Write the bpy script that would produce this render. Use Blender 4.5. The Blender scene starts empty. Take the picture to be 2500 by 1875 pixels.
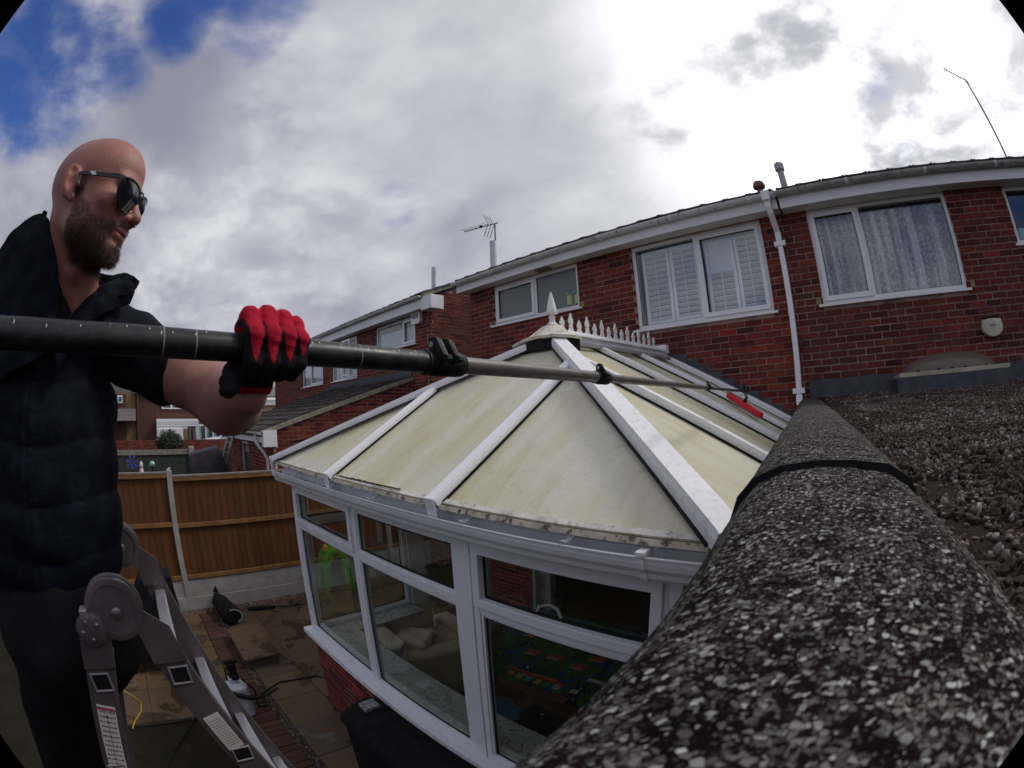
import bpy, math, random
import numpy as np
from mathutils import Vector, Matrix, noise as mnoise
random.seed(7); np.random.seed(7)
SC = bpy.context.scene
COL = SC.collection

# ------------------------------------------------------------------ camera
YAW, PITCH, ROLL = 0.75306, 0.060796, -0.043225
def cam_rows():
    f = np.array([-math.sin(YAW)*math.cos(PITCH), math.cos(YAW)*math.cos(PITCH), math.sin(PITCH)])
    r = np.cross(f, [0, 0, 1.]); r /= np.linalg.norm(r); u = np.cross(r, f)
    c, s = math.cos(ROLL), math.sin(ROLL)
    return np.array([c*r + s*u, -s*r + c*u, f])
CR = cam_rows()
cam = bpy.data.cameras.new('action_camera')
cam.type = 'PANO'
cam.panorama_type = 'FISHEYE_LENS_POLYNOMIAL'
cam.fisheye_fov = 2*1.443
cam.sensor_width = 36; cam.sensor_height = 27
cam.fisheye_polynomial_k0 = 0.0
cam.fisheye_polynomial_k1 = -6.17281889e-02
cam.fisheye_polynomial_k2 = 1.27475810e-04
cam.fisheye_polynomial_k3 = -2.61958096e-05
cam.fisheye_polynomial_k4 = 5.03419696e-07
cam.clip_start = 0.01; cam.clip_end = 2000
cam.lens = 3.0
cam.dof.use_dof = True; cam.dof.focus_distance = 1.6; cam.dof.aperture_fstop = 1.7
camo = bpy.data.objects.new('camera', cam); COL.objects.link(camo)
camo.matrix_world = Matrix(((CR[0][0], CR[1][0], -CR[2][0], 0), (CR[0][1], CR[1][1], -CR[2][1], 0),
                            (CR[0][2], CR[1][2], -CR[2][2], 0), (0, 0, 0, 1)))
SC.camera = camo
SC.render.image_settings.color_mode = 'RGB'

def proj(P):            # picture position (2500 x 1875) of a world point, used only to rank what shows largest
    q = CR @ np.array(P, float); h = math.hypot(q[0], q[1]) + 1e-12; th = math.atan2(h, q[2])
    r = 1131.2*(th - 0.0518*th**3 + 0.0083*th**5)
    return 1250 + r*q[0]/h, 937.5 - r*q[1]/h, th

# ------------------------------------------------------------------ light and sky
SC.view_settings.view_transform = 'Standard'; SC.view_settings.look = 'None'
SC.view_settings.exposure = 0.0; SC.view_settings.gamma = 1.0
SC.cycles.max_bounces = 8; SC.cycles.transparent_max_bounces = 16
SC.cycles.use_denoising = True
SUN_DIR = Vector((0.30, 0.58, 0.76)).normalized()      # behind the bright cloud over the right-hand house
sun = bpy.data.lights.new('sun', 'SUN'); sun.energy = 1.5; sun.angle = math.radians(12); sun.color = (1.0, 0.96, 0.9)
suno = bpy.data.objects.new('sun', sun); COL.objects.link(suno)
suno.rotation_euler = SUN_DIR.to_track_quat('Z', 'Y').to_euler(); suno.location = (0, 0, 30)

W = bpy.data.worlds.new('World'); SC.world = W; W.use_nodes = True
nt = W.node_tree; nt.nodes.clear()
def N(t, **k):
    n = nt.nodes.new(t)
    for a, b in k.items(): setattr(n, a, b)
    return n
def L(a, b): nt.links.new(a, b)
def setin(n, **k):
    for a, b in k.items(): n.inputs[a.replace('_', ' ')].default_value = b
def math_(op, a, b=None, c=None, clamp=False):
    n = N('ShaderNodeMath', operation=op, use_clamp=clamp)
    for i, x in enumerate((a, b, c)):
        if x is None: continue
        if isinstance(x, (int, float)): n.inputs[i].default_value = x
        else: L(x, n.inputs[i])
    return n.outputs[0]
def smooth(x, lo, hi, a=0., b=1.):
    n = N('ShaderNodeMapRange', interpolation_type='SMOOTHSTEP')
    L(x, n.inputs[0]); n.inputs[1].default_value = lo; n.inputs[2].default_value = hi
    n.inputs[3].default_value = a; n.inputs[4].default_value = b
    return n.outputs[0]
def mixc(f, a, b, t='MIX'):
    n = N('ShaderNodeMix', data_type='RGBA', blend_type=t)
    if isinstance(f, (int, float)): n.inputs[0].default_value = f
    else: L(f, n.inputs[0])
    for i, x in ((6, a), (7, b)):
        if isinstance(x, tuple): n.inputs[i].default_value = (*x[:3], 1)
        else: L(x, n.inputs[i])
    return n.outputs[2]
tc = N('ShaderNodeTexCoord'); dirv = tc.outputs['Generated']
sky = N('ShaderNodeTexSky', sky_type='NISHITA'); sky.sun_disc = False
sky.sun_elevation = math.asin(SUN_DIR.z); sky.sun_rotation = math.atan2(SUN_DIR.x, SUN_DIR.y)
sky.air_density = 1.0; sky.dust_density = 0.3; sky.ozone_density = 3.0
def lobe(d, w0, w1):
    n = N('ShaderNodeVectorMath', operation='DOT_PRODUCT'); L(dirv, n.inputs[0]); n.inputs[1].default_value = Vector(d).normalized()
    return smooth(n.outputs['Value'], math.cos(math.radians(w0)), math.cos(math.radians(w1)))
sep = N('ShaderNodeSeparateXYZ'); L(dirv, sep.inputs[0])
zz = math_('MAXIMUM', sep.outputs[2], 0.0)
den = math_('ADD', zz, 0.42)
cmb = N('ShaderNodeCombineXYZ')
L(math_('DIVIDE', sep.outputs[0], den), cmb.inputs[0]); L(math_('DIVIDE', sep.outputs[1], den), cmb.inputs[1]); L(math_('MULTIPLY', sep.outputs[2], .8), cmb.inputs[2])
def fbm(scale, detail, rough, off=(0, 0, 0), dist=0., src=None):
    mp = N('ShaderNodeMapping'); L(src or cmb.outputs[0], mp.inputs[0]); mp.inputs['Location'].default_value = off
    n = N('ShaderNodeTexNoise'); L(mp.outputs[0], n.inputs['Vector'])
    setin(n, Scale=scale, Detail=float(detail), Roughness=rough, Distortion=dist); return n.outputs['Fac']
n1 = fbm(1.15, 8, .50, (3.1, .4, 1.7), .35)
n2 = fbm(2.9, 8, .52, (7.7, 2.2, 0), .3)
n3 = fbm(.75, 5, .5, (1.3, 9.1, 4.0), .2)
n4 = fbm(6.5, 7, .55, (2.2, 5.1, 3.0), .2)
gap = math_('MULTIPLY', lobe((-.72, -.36, .60), 17, 3), 0.85)
gap = math_('MAXIMUM', gap, math_('MULTIPLY', lobe((-.66, -.12, .745), 10, 1), 0.85))
gap = math_('MAXIMUM', gap, math_('MULTIPLY', lobe((-.66, .05, .75), 10, 2), 0.75))
gap = math_('MAXIMUM', gap, math_('MULTIPLY', lobe((-.76, .475, .441), 5.5, 0), 0.62))
gap = math_('MAXIMUM', gap, math_('MULTIPLY', lobe((.20, .83, .52), 9, 1), 0.40))
gap = math_('MAXIMUM', gap, math_('MULTIPLY', lobe((.3, -.85, .4), 60, 15), 0.6))
cov = math_('SUBTRACT', math_('ADD', math_('ADD', math_('MULTIPLY', n2, .8), math_('MULTIPLY', n1, .6)), math_('MULTIPLY', n4, .35)), math_('MULTIPLY', gap, .62))
cover = smooth(cov, .28, .60)
broad = lobe((.10, .82, .56), 78, 25)
glow = lobe((.18, .78, .60), 38, 4)
shade = smooth(math_('ADD', math_('ADD', math_('MULTIPLY', n1, .6), math_('MULTIPLY', n2, .5)), math_('MULTIPLY', broad, .10)), .44, .66)
puff = smooth(math_('ADD', math_('MULTIPLY', n2, .6), math_('MULTIPLY', n4, .4)), .44, .64)
low_ = smooth(sep.outputs[2], .42, .05)
grey = mixc(math_('MINIMUM', math_('ADD', shade, math_('MULTIPLY', low_, .35)), 1.0), (.28, .29, .36), (.50, .50, .57))
grey = mixc(math_('MULTIPLY', puff, math_('MULTIPLY', smooth(n1, .42, .62), .8)), grey, (.80, .80, .85))
grey = mixc(math_('MULTIPLY', broad, smooth(math_('ADD', math_('MULTIPLY', n3, .7), math_('MULTIPLY', n2, .3)), .40, .62, .25, .85)), grey, (.72, .72, .76))
grey = mixc(math_('MULTIPLY', glow, smooth(math_('ADD', math_('MULTIPLY', n1, .8), math_('MULTIPLY', n4, .6)), .54, .74, .0, 1.0)), grey, (1.6, 1.57, 1.6))
skyc = N('ShaderNodeVectorMath', operation='SCALE'); L(sky.outputs[0], skyc.inputs[0]); skyc.inputs['Scale'].default_value = 0.11
blue = mixc(1.0, skyc.outputs[0], (.42, .60, 1.05), 'MULTIPLY')
blue = mixc(math_('MULTIPLY', broad, .55), blue, (.42, .44, .62))
out = mixc(cover, blue, grey)
bg = N('ShaderNodeBackground'); L(out, bg.inputs[0]); bg.inputs[1].default_value = 1.0
wo = N('ShaderNodeOutputWorld'); L(bg.outputs[0], wo.inputs[0])

# ------------------------------------------------------------------ helpers
def tag(o, label=None, cat=None, group=None, kind=None):
    if label: o['label'] = label
    if cat: o['category'] = cat
    if group: o['group'] = group
    if kind: o['kind'] = kind
    return o
def root(name, loc, label, cat, group=None):
    o = bpy.data.objects.new(name, None); o.location = loc; o.empty_display_size = .1; COL.objects.link(o)
    return tag(o, label, cat, group)
def wloc(o):
    p = Vector(o.location); q = o.parent
    while q is not None: p = p + Vector(q.location); q = q.parent
    return p
def link(me, name, m, parent=None, loc=None):
    o = bpy.data.objects.new(name, me)
    if m is not None and not me.materials: me.materials.append(m)
    COL.objects.link(o)
    if parent is not None: o.parent = parent
    if loc is not None: o.location = loc
    return o
def basis(d, up=(0, 0, 1)):
    d = Vector(d).normalized(); u = Vector(up)
    if abs(d.dot(u)) > .98: u = Vector((1, 0, 0))
    s = d.cross(u).normalized(); return d, s, s.cross(d).normalized()
class MB:
    def __init__(s): s.v = []; s.f = []
    def add(s, vs, fs):
        o = len(s.v); s.v += [tuple(v) for v in vs]; s.f += [tuple(i+o for i in f) for f in fs]; return s
    def box(s, x0, x1, y0, y1, z0, z1):
        return s.add([(x0,y0,z0),(x1,y0,z0),(x1,y1,z0),(x0,y1,z0),(x0,y0,z1),(x1,y0,z1),(x1,y1,z1),(x0,y1,z1)],
                     [(0,3,2,1),(4,5,6,7),(0,1,5,4),(1,2,6,5),(2,3,7,6),(3,0,4,7)])
    def obox(s, c, ax, ay, az, hx, hy, hz):
        c = Vector(c); ax, ay, az = Vector(ax)*hx, Vector(ay)*hy, Vector(az)*hz
        vs = [c + sx*ax + sy*ay + sz*az for sz in (-1, 1) for sx, sy in ((-1,-1),(1,-1),(1,1),(-1,1))]
        return s.add(vs, [(0,3,2,1),(4,5,6,7),(0,1,5,4),(1,2,6,5),(2,3,7,6),(3,0,4,7)])
    def beam(s, a, b, w, h, up=(0, 0, 1), lift=0.):
        a, b = Vector(a), Vector(b); d, sd, u = basis(b-a, up)
        return s.obox((a+b)/2 + u*lift, d, sd, u, (b-a).length/2, w/2, h/2)
    def loft(s, rings, cap=True, closed=True):
        n = len(rings[0]); vs = [p for r in rings for p in r]; fs = []
        for i in range(len(rings)-1):
            for j in range(n if closed else n-1):
                k = (j+1) % n; fs.append((i*n+j, i*n+k, (i+1)*n+k, (i+1)*n+j))
        if cap and closed: fs += [tuple(range(n))[::-1], tuple((len(rings)-1)*n + j for j in range(n))]
        return s.add(vs, fs)
    def tube(s, pts, r, n=10, cap=True):
        pts = [Vector(p) for p in pts]; rs = r if isinstance(r, (list, tuple)) else [r]*len(pts); rings = []
        d, sd, u = basis(pts[1]-pts[0])
        for i, p in enumerate(pts):
            t = (pts[min(i+1, len(pts)-1)] - pts[max(i-1, 0)]).normalized()
            sd = (sd - t*sd.dot(t)).normalized(); u = sd.cross(t)
            rings.append([p + (sd*math.cos(2*math.pi*k/n) + u*math.sin(2*math.pi*k/n))*rs[i] for k in range(n)])
        return s.loft(rings, cap)
    def lathe(s, c, prof, n=20, axis=(0, 0, 1)):
        d, a, b = basis(axis); c = Vector(c)
        return s.loft([[c + d*z + (a*math.cos(2*math.pi*k/n) + b*math.sin(2*math.pi*k/n))*max(r, 1e-4) for k in range(n)] for r, z in prof])
    def prism(s, poly, off):
        n = len(poly); off = Vector(off); vs = [Vector(p) for p in poly] + [Vector(p)+off for p in poly]
        return s.add(vs, [tuple(range(n))[::-1], tuple(range(n, 2*n))] + [(i, (i+1) % n, n+(i+1) % n, n+i) for i in range(n)])
    def ball(s, c, r, nu=12, nv=8):
        r = r if isinstance(r, (tuple, list)) else (r, r, r); rings = []
        for i in range(nv+1):
            t = math.pi*min(max(i/nv, .02), .98)
            rings.append([(c[0]+r[0]*math.sin(t)*math.cos(2*math.pi*k/nu), c[1]+r[1]*math.sin(t)*math.sin(2*math.pi*k/nu), c[2]-r[2]*math.cos(t)) for k in range(nu)])
        return s.loft(rings)
    def build(s, name, m, parent=None, smooth=False, bevel=0., fix=True, **tags):
        o0 = wloc(parent) if parent is not None else Vector((0, 0, 0))
        me = bpy.data.meshes.new(name)
        me.from_pydata([(v[0]-o0.x, v[1]-o0.y, v[2]-o0.z) for v in s.v], [], s.f)
        if fix:
            import bmesh
            bm = bmesh.new(); bm.from_mesh(me); bmesh.ops.recalc_face_normals(bm, faces=bm.faces); bm.to_mesh(me); bm.free()
        if smooth:
            me.polygons.foreach_set('use_smooth', [True]*len(me.polygons))
            try: me.set_sharp_from_angle(angle=math.radians(40))
            except Exception: pass
        o = link(me, name, m, parent)
        if bevel:
            b = o.modifiers.new('edge', 'BEVEL'); b.width = bevel; b.segments = 2; b.limit_method = 'ANGLE'; b.angle_limit = math.radians(40)
        return tag(o, **tags)
def one(name, mb, m, label, cat, group=None, smooth=False, bevel=0., kind=None):
    """a thing that is a single mesh"""
    return mb.build(name, m, None, smooth, bevel, label=label, cat=cat, group=group, kind=kind)

# ------------------------------------------------------------------ materials
_M = {}
class Mat:
    def __init__(s, name, rough=.6, metal=0., spec=.5):
        s.m = bpy.data.materials.new(name); s.m.use_nodes = True; s.t = s.m.node_tree; s.b = s.t.nodes['Principled BSDF']
        s.b.inputs['Roughness'].default_value = rough; s.b.inputs['Metallic'].default_value = metal
        s.b.inputs['Specular IOR Level'].default_value = spec; s._c = None
    def n(s, t, **k):
        x = s.t.nodes.new(t)
        for a, b in k.items(): setattr(x, a, b)
        return x
    def l(s, a, b): s.t.links.new(a, b)
    def co(s, kind='Object', scale=(1, 1, 1), rot=(0, 0, 0)):
        c = s.n('ShaderNodeTexCoord'); mp = s.n('ShaderNodeMapping'); s.l(c.outputs[kind], mp.inputs[0])
        mp.inputs['Scale'].default_value = scale; mp.inputs['Rotation'].default_value = rot; return mp.outputs[0]
    def pos(s, scale=(1, 1, 1), rot=(0, 0, 0)):
        c = s.n('ShaderNodeNewGeometry'); mp = s.n('ShaderNodeMapping'); s.l(c.outputs['Position'], mp.inputs[0])
        mp.inputs['Scale'].default_value = scale; mp.inputs['Rotation'].default_value = rot; return mp.outputs[0]
    def noise(s, vec, scale, detail=4., rough=.55, dist=0.):
        x = s.n('ShaderNodeTexNoise'); s.l(vec, x.inputs['Vector'])
        x.inputs['Scale'].default_value = scale; x.inputs['Detail'].default_value = detail
        x.inputs['Roughness'].default_value = rough; x.inputs['Distortion'].default_value = dist; return x.outputs['Fac']
    def vor(s, vec, scale, feature='F1', out='Distance'):
        x = s.n('ShaderNodeTexVoronoi', feature=feature); s.l(vec, x.inputs['Vector']); x.inputs['Scale'].default_value = scale
        return x.outputs[out]
    def ramp(s, fac, stops):
        x = s.n('ShaderNodeValToRGB'); s.l(fac, x.inputs[0]); e = x.color_ramp.elements
        while len(e) < len(stops): e.new(.5)
        for i, (p, c) in enumerate(stops): e[i].position = p; e[i].color = (*c, 1) if len(c) == 3 else c
        return x.outputs[0]
    def rng(s, fac, a, b, c=0., d=1., smooth=True):
        x = s.n('ShaderNodeMapRange'); x.interpolation_type = 'SMOOTHSTEP' if smooth else 'LINEAR'
        s.l(fac, x.inputs[0])
        for i, v in enumerate((a, b, c, d)): x.inputs[i+1].default_value = v
        return x.outputs[0]
    def math(s, op, a, b=0.):
        x = s.n('ShaderNodeMath', operation=op)
        for i, v in enumerate((a, b)):
            if isinstance(v, (int, float)): x.inputs[i].default_value = v
            else: s.l(v, x.inputs[i])
        return x.outputs[0]
    def mix(s, f, a, b, t='MIX'):
        x = s.n('ShaderNodeMix', data_type='RGBA', blend_type=t)
        if isinstance(f, (int, float)): x.inputs[0].default_value = f
        else: s.l(f, x.inputs[0])
        for i, v in ((6, a), (7, b)):
            if isinstance(v, tuple): x.inputs[i].default_value = (*v[:3], 1)
            else: s.l(v, x.inputs[i])
        return x.outputs[2]
    def color(s, c):
        if isinstance(c, tuple): s.b.inputs['Base Color'].default_value = (*c[:3], 1)
        else: s.l(c, s.b.inputs['Base Color'])
        return s
    def roughn(s, f): s.l(f, s.b.inputs['Roughness']); return s
    def bump(s, h, strength=.3, dist=.01):
        x = s.n('ShaderNodeBump'); s.l(h, x.inputs['Height']); x.inputs['Strength'].default_value = strength
        x.inputs['Distance'].default_value = dist; s.l(x.outputs[0], s.b.inputs['Normal']); return s
    def rand(s):
        """0..1, differs from object to object and from loose piece to loose piece"""
        g = s.n('ShaderNodeNewGeometry'); o = s.n('ShaderNodeObjectInfo')
        return s.math('FRACT', s.math('ADD', g.outputs['Random Per Island'], o.outputs['Random']))
def simple(name, c, rough=.6, metal=0., spec=.5, var=.18, vs=6., bump=0., bs=60., grime=None, coord='pos'):
    if name in _M: return _M[name]
    m = Mat(name, rough, metal, spec); v = m.pos() if coord == 'pos' else m.co('Object')
    n = m.noise(v, vs, 5.)
    lo = tuple(x*(1-var) for x in c); hi = tuple(min(1, x*(1+var)) for x in c)
    col = m.mix(m.rng(n, .3, .7), lo, hi)
    if grime:
        col = m.mix(m.rng(m.noise(v, grime[1], 7., .7), grime[2], grime[3]), col, grime[0])
    m.color(col)
    m.roughn(m.rng(m.noise(v, vs*2.3, 3.), .3, .7, max(rough-.08, .02), min(rough+.1, 1)))
    if bump: m.bump(m.noise(v, bs, 4.), bump, .004)
    _M[name] = m.m; return m.m
def brick_mat(name, stops, dirt=.25):
    m = Mat(name, .88, 0, .25); r = m.rand(); c = m.ramp(r, stops)
    p = m.pos(); n = m.noise(p, 35., 6., .7)
    c = m.mix(m.rng(n, .35, .75, 0, .55), c, tuple(x*.45 for x in stops[len(stops)//2][1]))
    c = m.mix(m.rng(m.noise(p, 110., 3.), .62, .8, 0, .35), c, (.30, .17, .12))
    c = m.mix(m.rng(m.noise(p, .9, 4.), .4, .75, 0, dirt), c, (.045, .03, .026)); c = m.mix(m.rng(m.noise(m.pos((7, 7, .9)), 1.0, 5, .6), .60, .78, 0, .32), c, (.24, .16, .14))
    m.color(c); m.bump(m.noise(p, 160., 5., .7), .55, .004); return m.m
BR = [(0, (.065, .015, .012)), (.2, (.15, .027, .019)), (.42, (.22, .041, .026)), (.6, (.10, .020, .016)), (.78, (.27, .052, .031)), (.9, (.13, .044, .027)), (1, (.31, .034, .027))]
MBRICK = brick_mat('red_brick', BR)
MBRICKD = brick_mat('red_brick_worn', [(p, (c[0]*.85, c[1]*.9, c[2]*.95)) for p, c in BR], .4)
MMORT = simple('mortar', (.27, .185, .155), .95, var=.4, vs=5, bump=.4, bs=200)
MWHITE = simple('white_upvc', (.78, .78, .80), .32, var=.04, vs=2, grime=((.42, .41, .38), 9, .60, .85))
MWHITEC = simple('white_upvc_clean', (.78, .79, .82), .28, var=.03, vs=2)
MGUT = simple('white_gutter_dirty', (.66, .66, .66), .4, var=.08, vs=3, grime=((.12, .12, .10), 14, .54, .70))
MBLACKR = simple('black_rubber', (.006, .006, .007), .65, spec=.25, var=.1)
MLEAD = simple('lead_flashing', (.048, .050, .066), .55, var=.3, vs=9, bump=.3, bs=30)
MROOFT = simple('dark_roof_tile', (.05, .048, .05), .8, var=.35, vs=14, bump=.6, bs=90, grime=((.11, .11, .06), 10, .58, .75))
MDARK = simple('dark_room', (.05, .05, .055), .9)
MSOFF = simple('soffit_white', (.62, .61, .58), .5, var=.06)
def glass_mat(name, tint=(1, 1, 1), gain=1.0, rough=.0, dirt=0.):
    m = Mat(name); t = m.t; t.nodes.remove(m.b); o = t.nodes['Material Output']
    tr = m.n('ShaderNodeBsdfTransparent'); tr.inputs[0].default_value = (*tint, 1)
    gl = m.n('ShaderNodeBsdfGlossy'); gl.inputs['Roughness'].default_value = rough; gl.inputs[0].default_value = (.95, .97, 1, 1)
    ge = m.n('ShaderNodeNewGeometry'); dt = m.n('ShaderNodeVectorMath', operation='DOT_PRODUCT'); m.l(ge.outputs['Incoming'], dt.inputs[0]); m.l(ge.outputs['Normal'], dt.inputs[1])
    fz = m.math('POWER', m.math('SUBTRACT', 1.0, m.math('ABSOLUTE', dt.outputs['Value'])), 5.0)
    f = m.math('MINIMUM', m.math('MULTIPLY', m.math('ADD', m.math('MULTIPLY', fz, .93), .042), gain), 1.0)
    mx = m.n('ShaderNodeMixShader'); m.l(f, mx.inputs[0]); m.l(tr.outputs[0], mx.inputs[1]); m.l(gl.outputs[0], mx.inputs[2])
    res = mx.outputs[0]
    if dirt:
        df = m.n('ShaderNodeBsdfDiffuse'); df.inputs[0].default_value = (.5, .52, .52, 1)
        m2 = m.n('ShaderNodeMixShader'); m.l(m.rng(m.noise(m.pos(), 5., 6., .65), .45, .8, 0, dirt), m2.inputs[0]); m.l(res, m2.inputs[1]); m.l(df.outputs[0], m2.inputs[2]); res = m2.outputs[0]
    m.l(res, o.inputs[0]); return m.m
MGLASS = glass_mat('window_glass', (.95, .97, .98), 1.35)
MGLASSC = glass_mat('conservatory_glass', (.93, .95, .93), .9, 0., .03)

# ------------------------------------------------------------------ walls and windows
def wall_pt(O, U, Nn, u, z, d=0.): return Vector(O) + Vector(U)*u + Vector((0, 0, z)) + Vector(Nn)*d
def subtract(a, b, holes):
    segs = [(a, b)]
    for h0, h1 in holes:
        nx = []
        for s0, s1 in segs:
            if h1 <= s0 or h0 >= s1: nx.append((s0, s1)); continue
            if h0 > s0: nx.append((s0, h0))
            if h1 < s1: nx.append((h1, s1))
        segs = nx
    return segs
def brick_wall(par, O, U, Nn, u0, u1, z0, z1, holes=(), top=None, nind=300, skip=None, bm=None, course=.075, Lb=.225, backs=None, thick=.1, off=0., mort=None, low=None):
    bm = bm or MBRICK; mort = mort or MMORT; U = Vector(U); Nn = Vector(Nn)
    o0 = wloc(par); g = .0115
    bricks = []; rows = int(math.ceil((z1-z0)/course))
    for r in range(rows):
        za = z0 + r*course + g/2; zb = min(z0 + (r+1)*course - g/2, z1)
        if zb - za < .02: continue
        hs = [(h[0], h[1]) for h in holes if h[2] < zb and h[3] > za]
        st = u0 - Lb*(.5 if r % 2 else 0) - Lb + off
        while st < u1:
            a, b = max(st, u0), min(st + Lb - g, u1)
            if b - a > .03:
                for s0, s1 in subtract(a, b, hs):
                    if s1 - s0 < .025: continue
                    if top and top((s0+s1)/2) < zb: continue
                    if low and low((s0+s1)/2) > za: continue
                    bricks.append((s0, s1, za, zb))
            st += Lb
    def score(q):
        c = wall_pt(O, U, Nn, (q[0]+q[1])/2, (q[2]+q[3])/2); x, y, th = proj(c)
        if not (0 < x < 2500 and 0 < y < 1875): return 0
        if skip and skip(c): return 0
        d = c.length; return (q[1]-q[0])*(q[3]-q[2])*abs(c.normalized().dot(Nn))/d**2
    bricks.sort(key=score, reverse=True)
    stuff = MB(); shared = {}
    mx = Matrix((U, Nn, Vector((0, 0, 1)))).transposed()
    for i, q in enumerate(bricks):
        c = wall_pt(O, U, Nn, (q[0]+q[1])/2, (q[2]+q[3])/2, -.03 + random.uniform(-.0015, .002))
        hu, hz = (q[1]-q[0])/2, (q[3]-q[2])/2
        if i < nind:
            if abs(hu*2 - (Lb-g)) < .002 and abs(hz*2-(course-g)) < .002: key = ('full', random.randrange(3))
            else: key = (round(hu, 3), round(hz, 3))
            me = shared.get(key)
            if me is None:
                b = MB(); j = .0012
                b.obox((0, 0, 0), U, Nn, (0, 0, 1), hu, .03, hz)
                b.v = [(x+random.uniform(-j, j), y+random.uniform(-j, j), z+random.uniform(-j, j)) for x, y, z in b.v]
                me = bpy.data.meshes.new('brick'); me.from_pydata(b.v, [], b.f)
                me.materials.append(bm); shared[key] = me
            link(me, 'brick', None, par, c - o0)
        else: stuff.obox(c, U, Nn, (0, 0, 1), hu, .03, hz)
    if stuff.v: stuff.build('bricks', bm, par, fix=False, kind='stuff')
    back = MB()
    if backs is None:
        us = sorted({u0, u1} | {h[0] for h in holes} | {h[1] for h in holes}); zs = sorted({z0, z1} | {h[2] for h in holes} | {h[3] for h in holes})
        us = [u for u in us if u0 <= u <= u1]; zs = [z for z in zs if z0 <= z <= z1]
        for ua, ub in zip(us, us[1:]):
            for za, zb in zip(zs, zs[1:]):
                um, zm = (ua+ub)/2, (za+zb)/2
                if any(h[0] < um < h[1] and h[2] < zm < h[3] for h in holes): continue
                back.obox(wall_pt(O, U, Nn, um, zm, -.004-thick/2), U, Nn, (0, 0, 1), (ub-ua)/2, thick/2, (zb-za)/2)
    else:
        for poly in backs: back.prism([wall_pt(O, U, Nn, u, z, -.004) for u, z in poly], Nn*-thick)
    back.build('mortar', mort, par)

def frame_ring(mb, O, U, Nn, u0, u1, z0, z1, w, d0, d1):
    """rectangular frame of bar width w, from depth d0 (back) to d1 (front)"""
    dm, hd = (d0+d1)/2, (d1-d0)/2; Z = (0, 0, 1)
    for zc in (z0+w/2, z1-w/2): mb.obox(wall_pt(O, U, Nn, (u0+u1)/2, zc, dm), U, Nn, Z, (u1-u0)/2, hd, w/2)
    for uc in (u0+w/2, u1-w/2): mb.obox(wall_pt(O, U, Nn, uc, (z0+z1)/2, dm), U, Nn, Z, w/2, hd, (z1-z0)/2-w)
def gasket(par, O, U, Nn, u0, u1, z0, z1, d, w=.007):
    b = MB(); frame_ring(b, O, U, Nn, u0, u1, z0, z1, w, d, d+.004); b.build('gasket', MBLACKR, par)
def pane(par, O, U, Nn, u0, u1, z0, z1, d, m=None):
    b = MB(); b.obox(wall_pt(O, U, Nn, (u0+u1)/2, (z0+z1)/2, d), U, Nn, (0, 0, 1), (u1-u0)/2, .003, (z1-z0)/2)
    return b.build('pane', m or MGLASS, par)
def window(par, O, U, Nn, u0, u1, z0, z1, mull, sashes=(), sill=True, gm=None, fm=None, label=None, recess=.035, fw=.052, silldrop=.0, room=True, sillx=.05):
    fm = fm or MWHITE
    b = MB(); frame_ring(b, O, U, Nn, u0, u1, z0, z1, fw, -recess-.06, -recess)
    for m_ in mull: b.obox(wall_pt(O, U, Nn, m_, (z0+z1)/2, -recess-.03), U, Nn, (0, 0, 1), fw/2, .029, (z1-z0)/2-fw)
    w = b.build('window', fm, par, bevel=.003, label=label)
    edges = [u0] + list(mull) + [u1]
    for i in range(len(edges)-1):
        a = edges[i] + (fw if i == 0 else fw/2); c = edges[i+1] - (fw if i == len(edges)-2 else fw/2); za, zb = z0+fw, z1-fw
        if i in sashes:
            s = MB(); frame_ring(s, O, U, Nn, a-.012, c+.012, za-.012, zb+.012, .055, -recess+.001, -recess+.016)
            s.build('sash', fm, w, bevel=.003); a += .042; c -= .042; za += .042; zb -= .042
        gasket(w, O, U, Nn, a, c, za, zb, -recess-.018)
        pane(w, O, U, Nn, a, c, za, zb, -recess-.024, gm[i] if gm else None)
    if sill:
        s = MB(); s.obox(wall_pt(O, U, Nn, (u0+u1)/2, z0-.014, -.005), U, Nn, (0, 0, 1), (u1-u0)/2+sillx, .045, .014); s.build('window_sill', fm, w, bevel=.004)
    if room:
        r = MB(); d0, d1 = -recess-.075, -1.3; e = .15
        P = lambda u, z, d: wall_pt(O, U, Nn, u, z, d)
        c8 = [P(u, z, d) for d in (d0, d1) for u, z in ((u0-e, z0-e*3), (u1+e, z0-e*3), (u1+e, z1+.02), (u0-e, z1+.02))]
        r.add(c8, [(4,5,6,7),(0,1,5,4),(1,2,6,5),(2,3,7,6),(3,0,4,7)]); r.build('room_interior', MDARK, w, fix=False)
    return w
# ------------------------------------------------------------------ ground
GZ = -3.3
D = 5.292
MLAWN = Mat('lawn', .95, 0, .2)
_p = MLAWN.pos(); MLAWN.color(MLAWN.ramp(MLAWN.noise(_p, 3.5, 8, .65), [(.3, (.008, .008, .004)), (.55, (.016, .014, .007)), (.75, (.028, .019, .010))])); MLAWN.bump(MLAWN.noise(_p, 60, 5, .7), .8, .02)
b = MB(); b.add([(-400,-400,GZ-.04),(400,-400,GZ-.04),(400,600,GZ-.04),(-400,600,GZ-.04)], [(0,1,2,3)])
b.build('ground', MLAWN.m, None, kind='structure')
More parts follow.
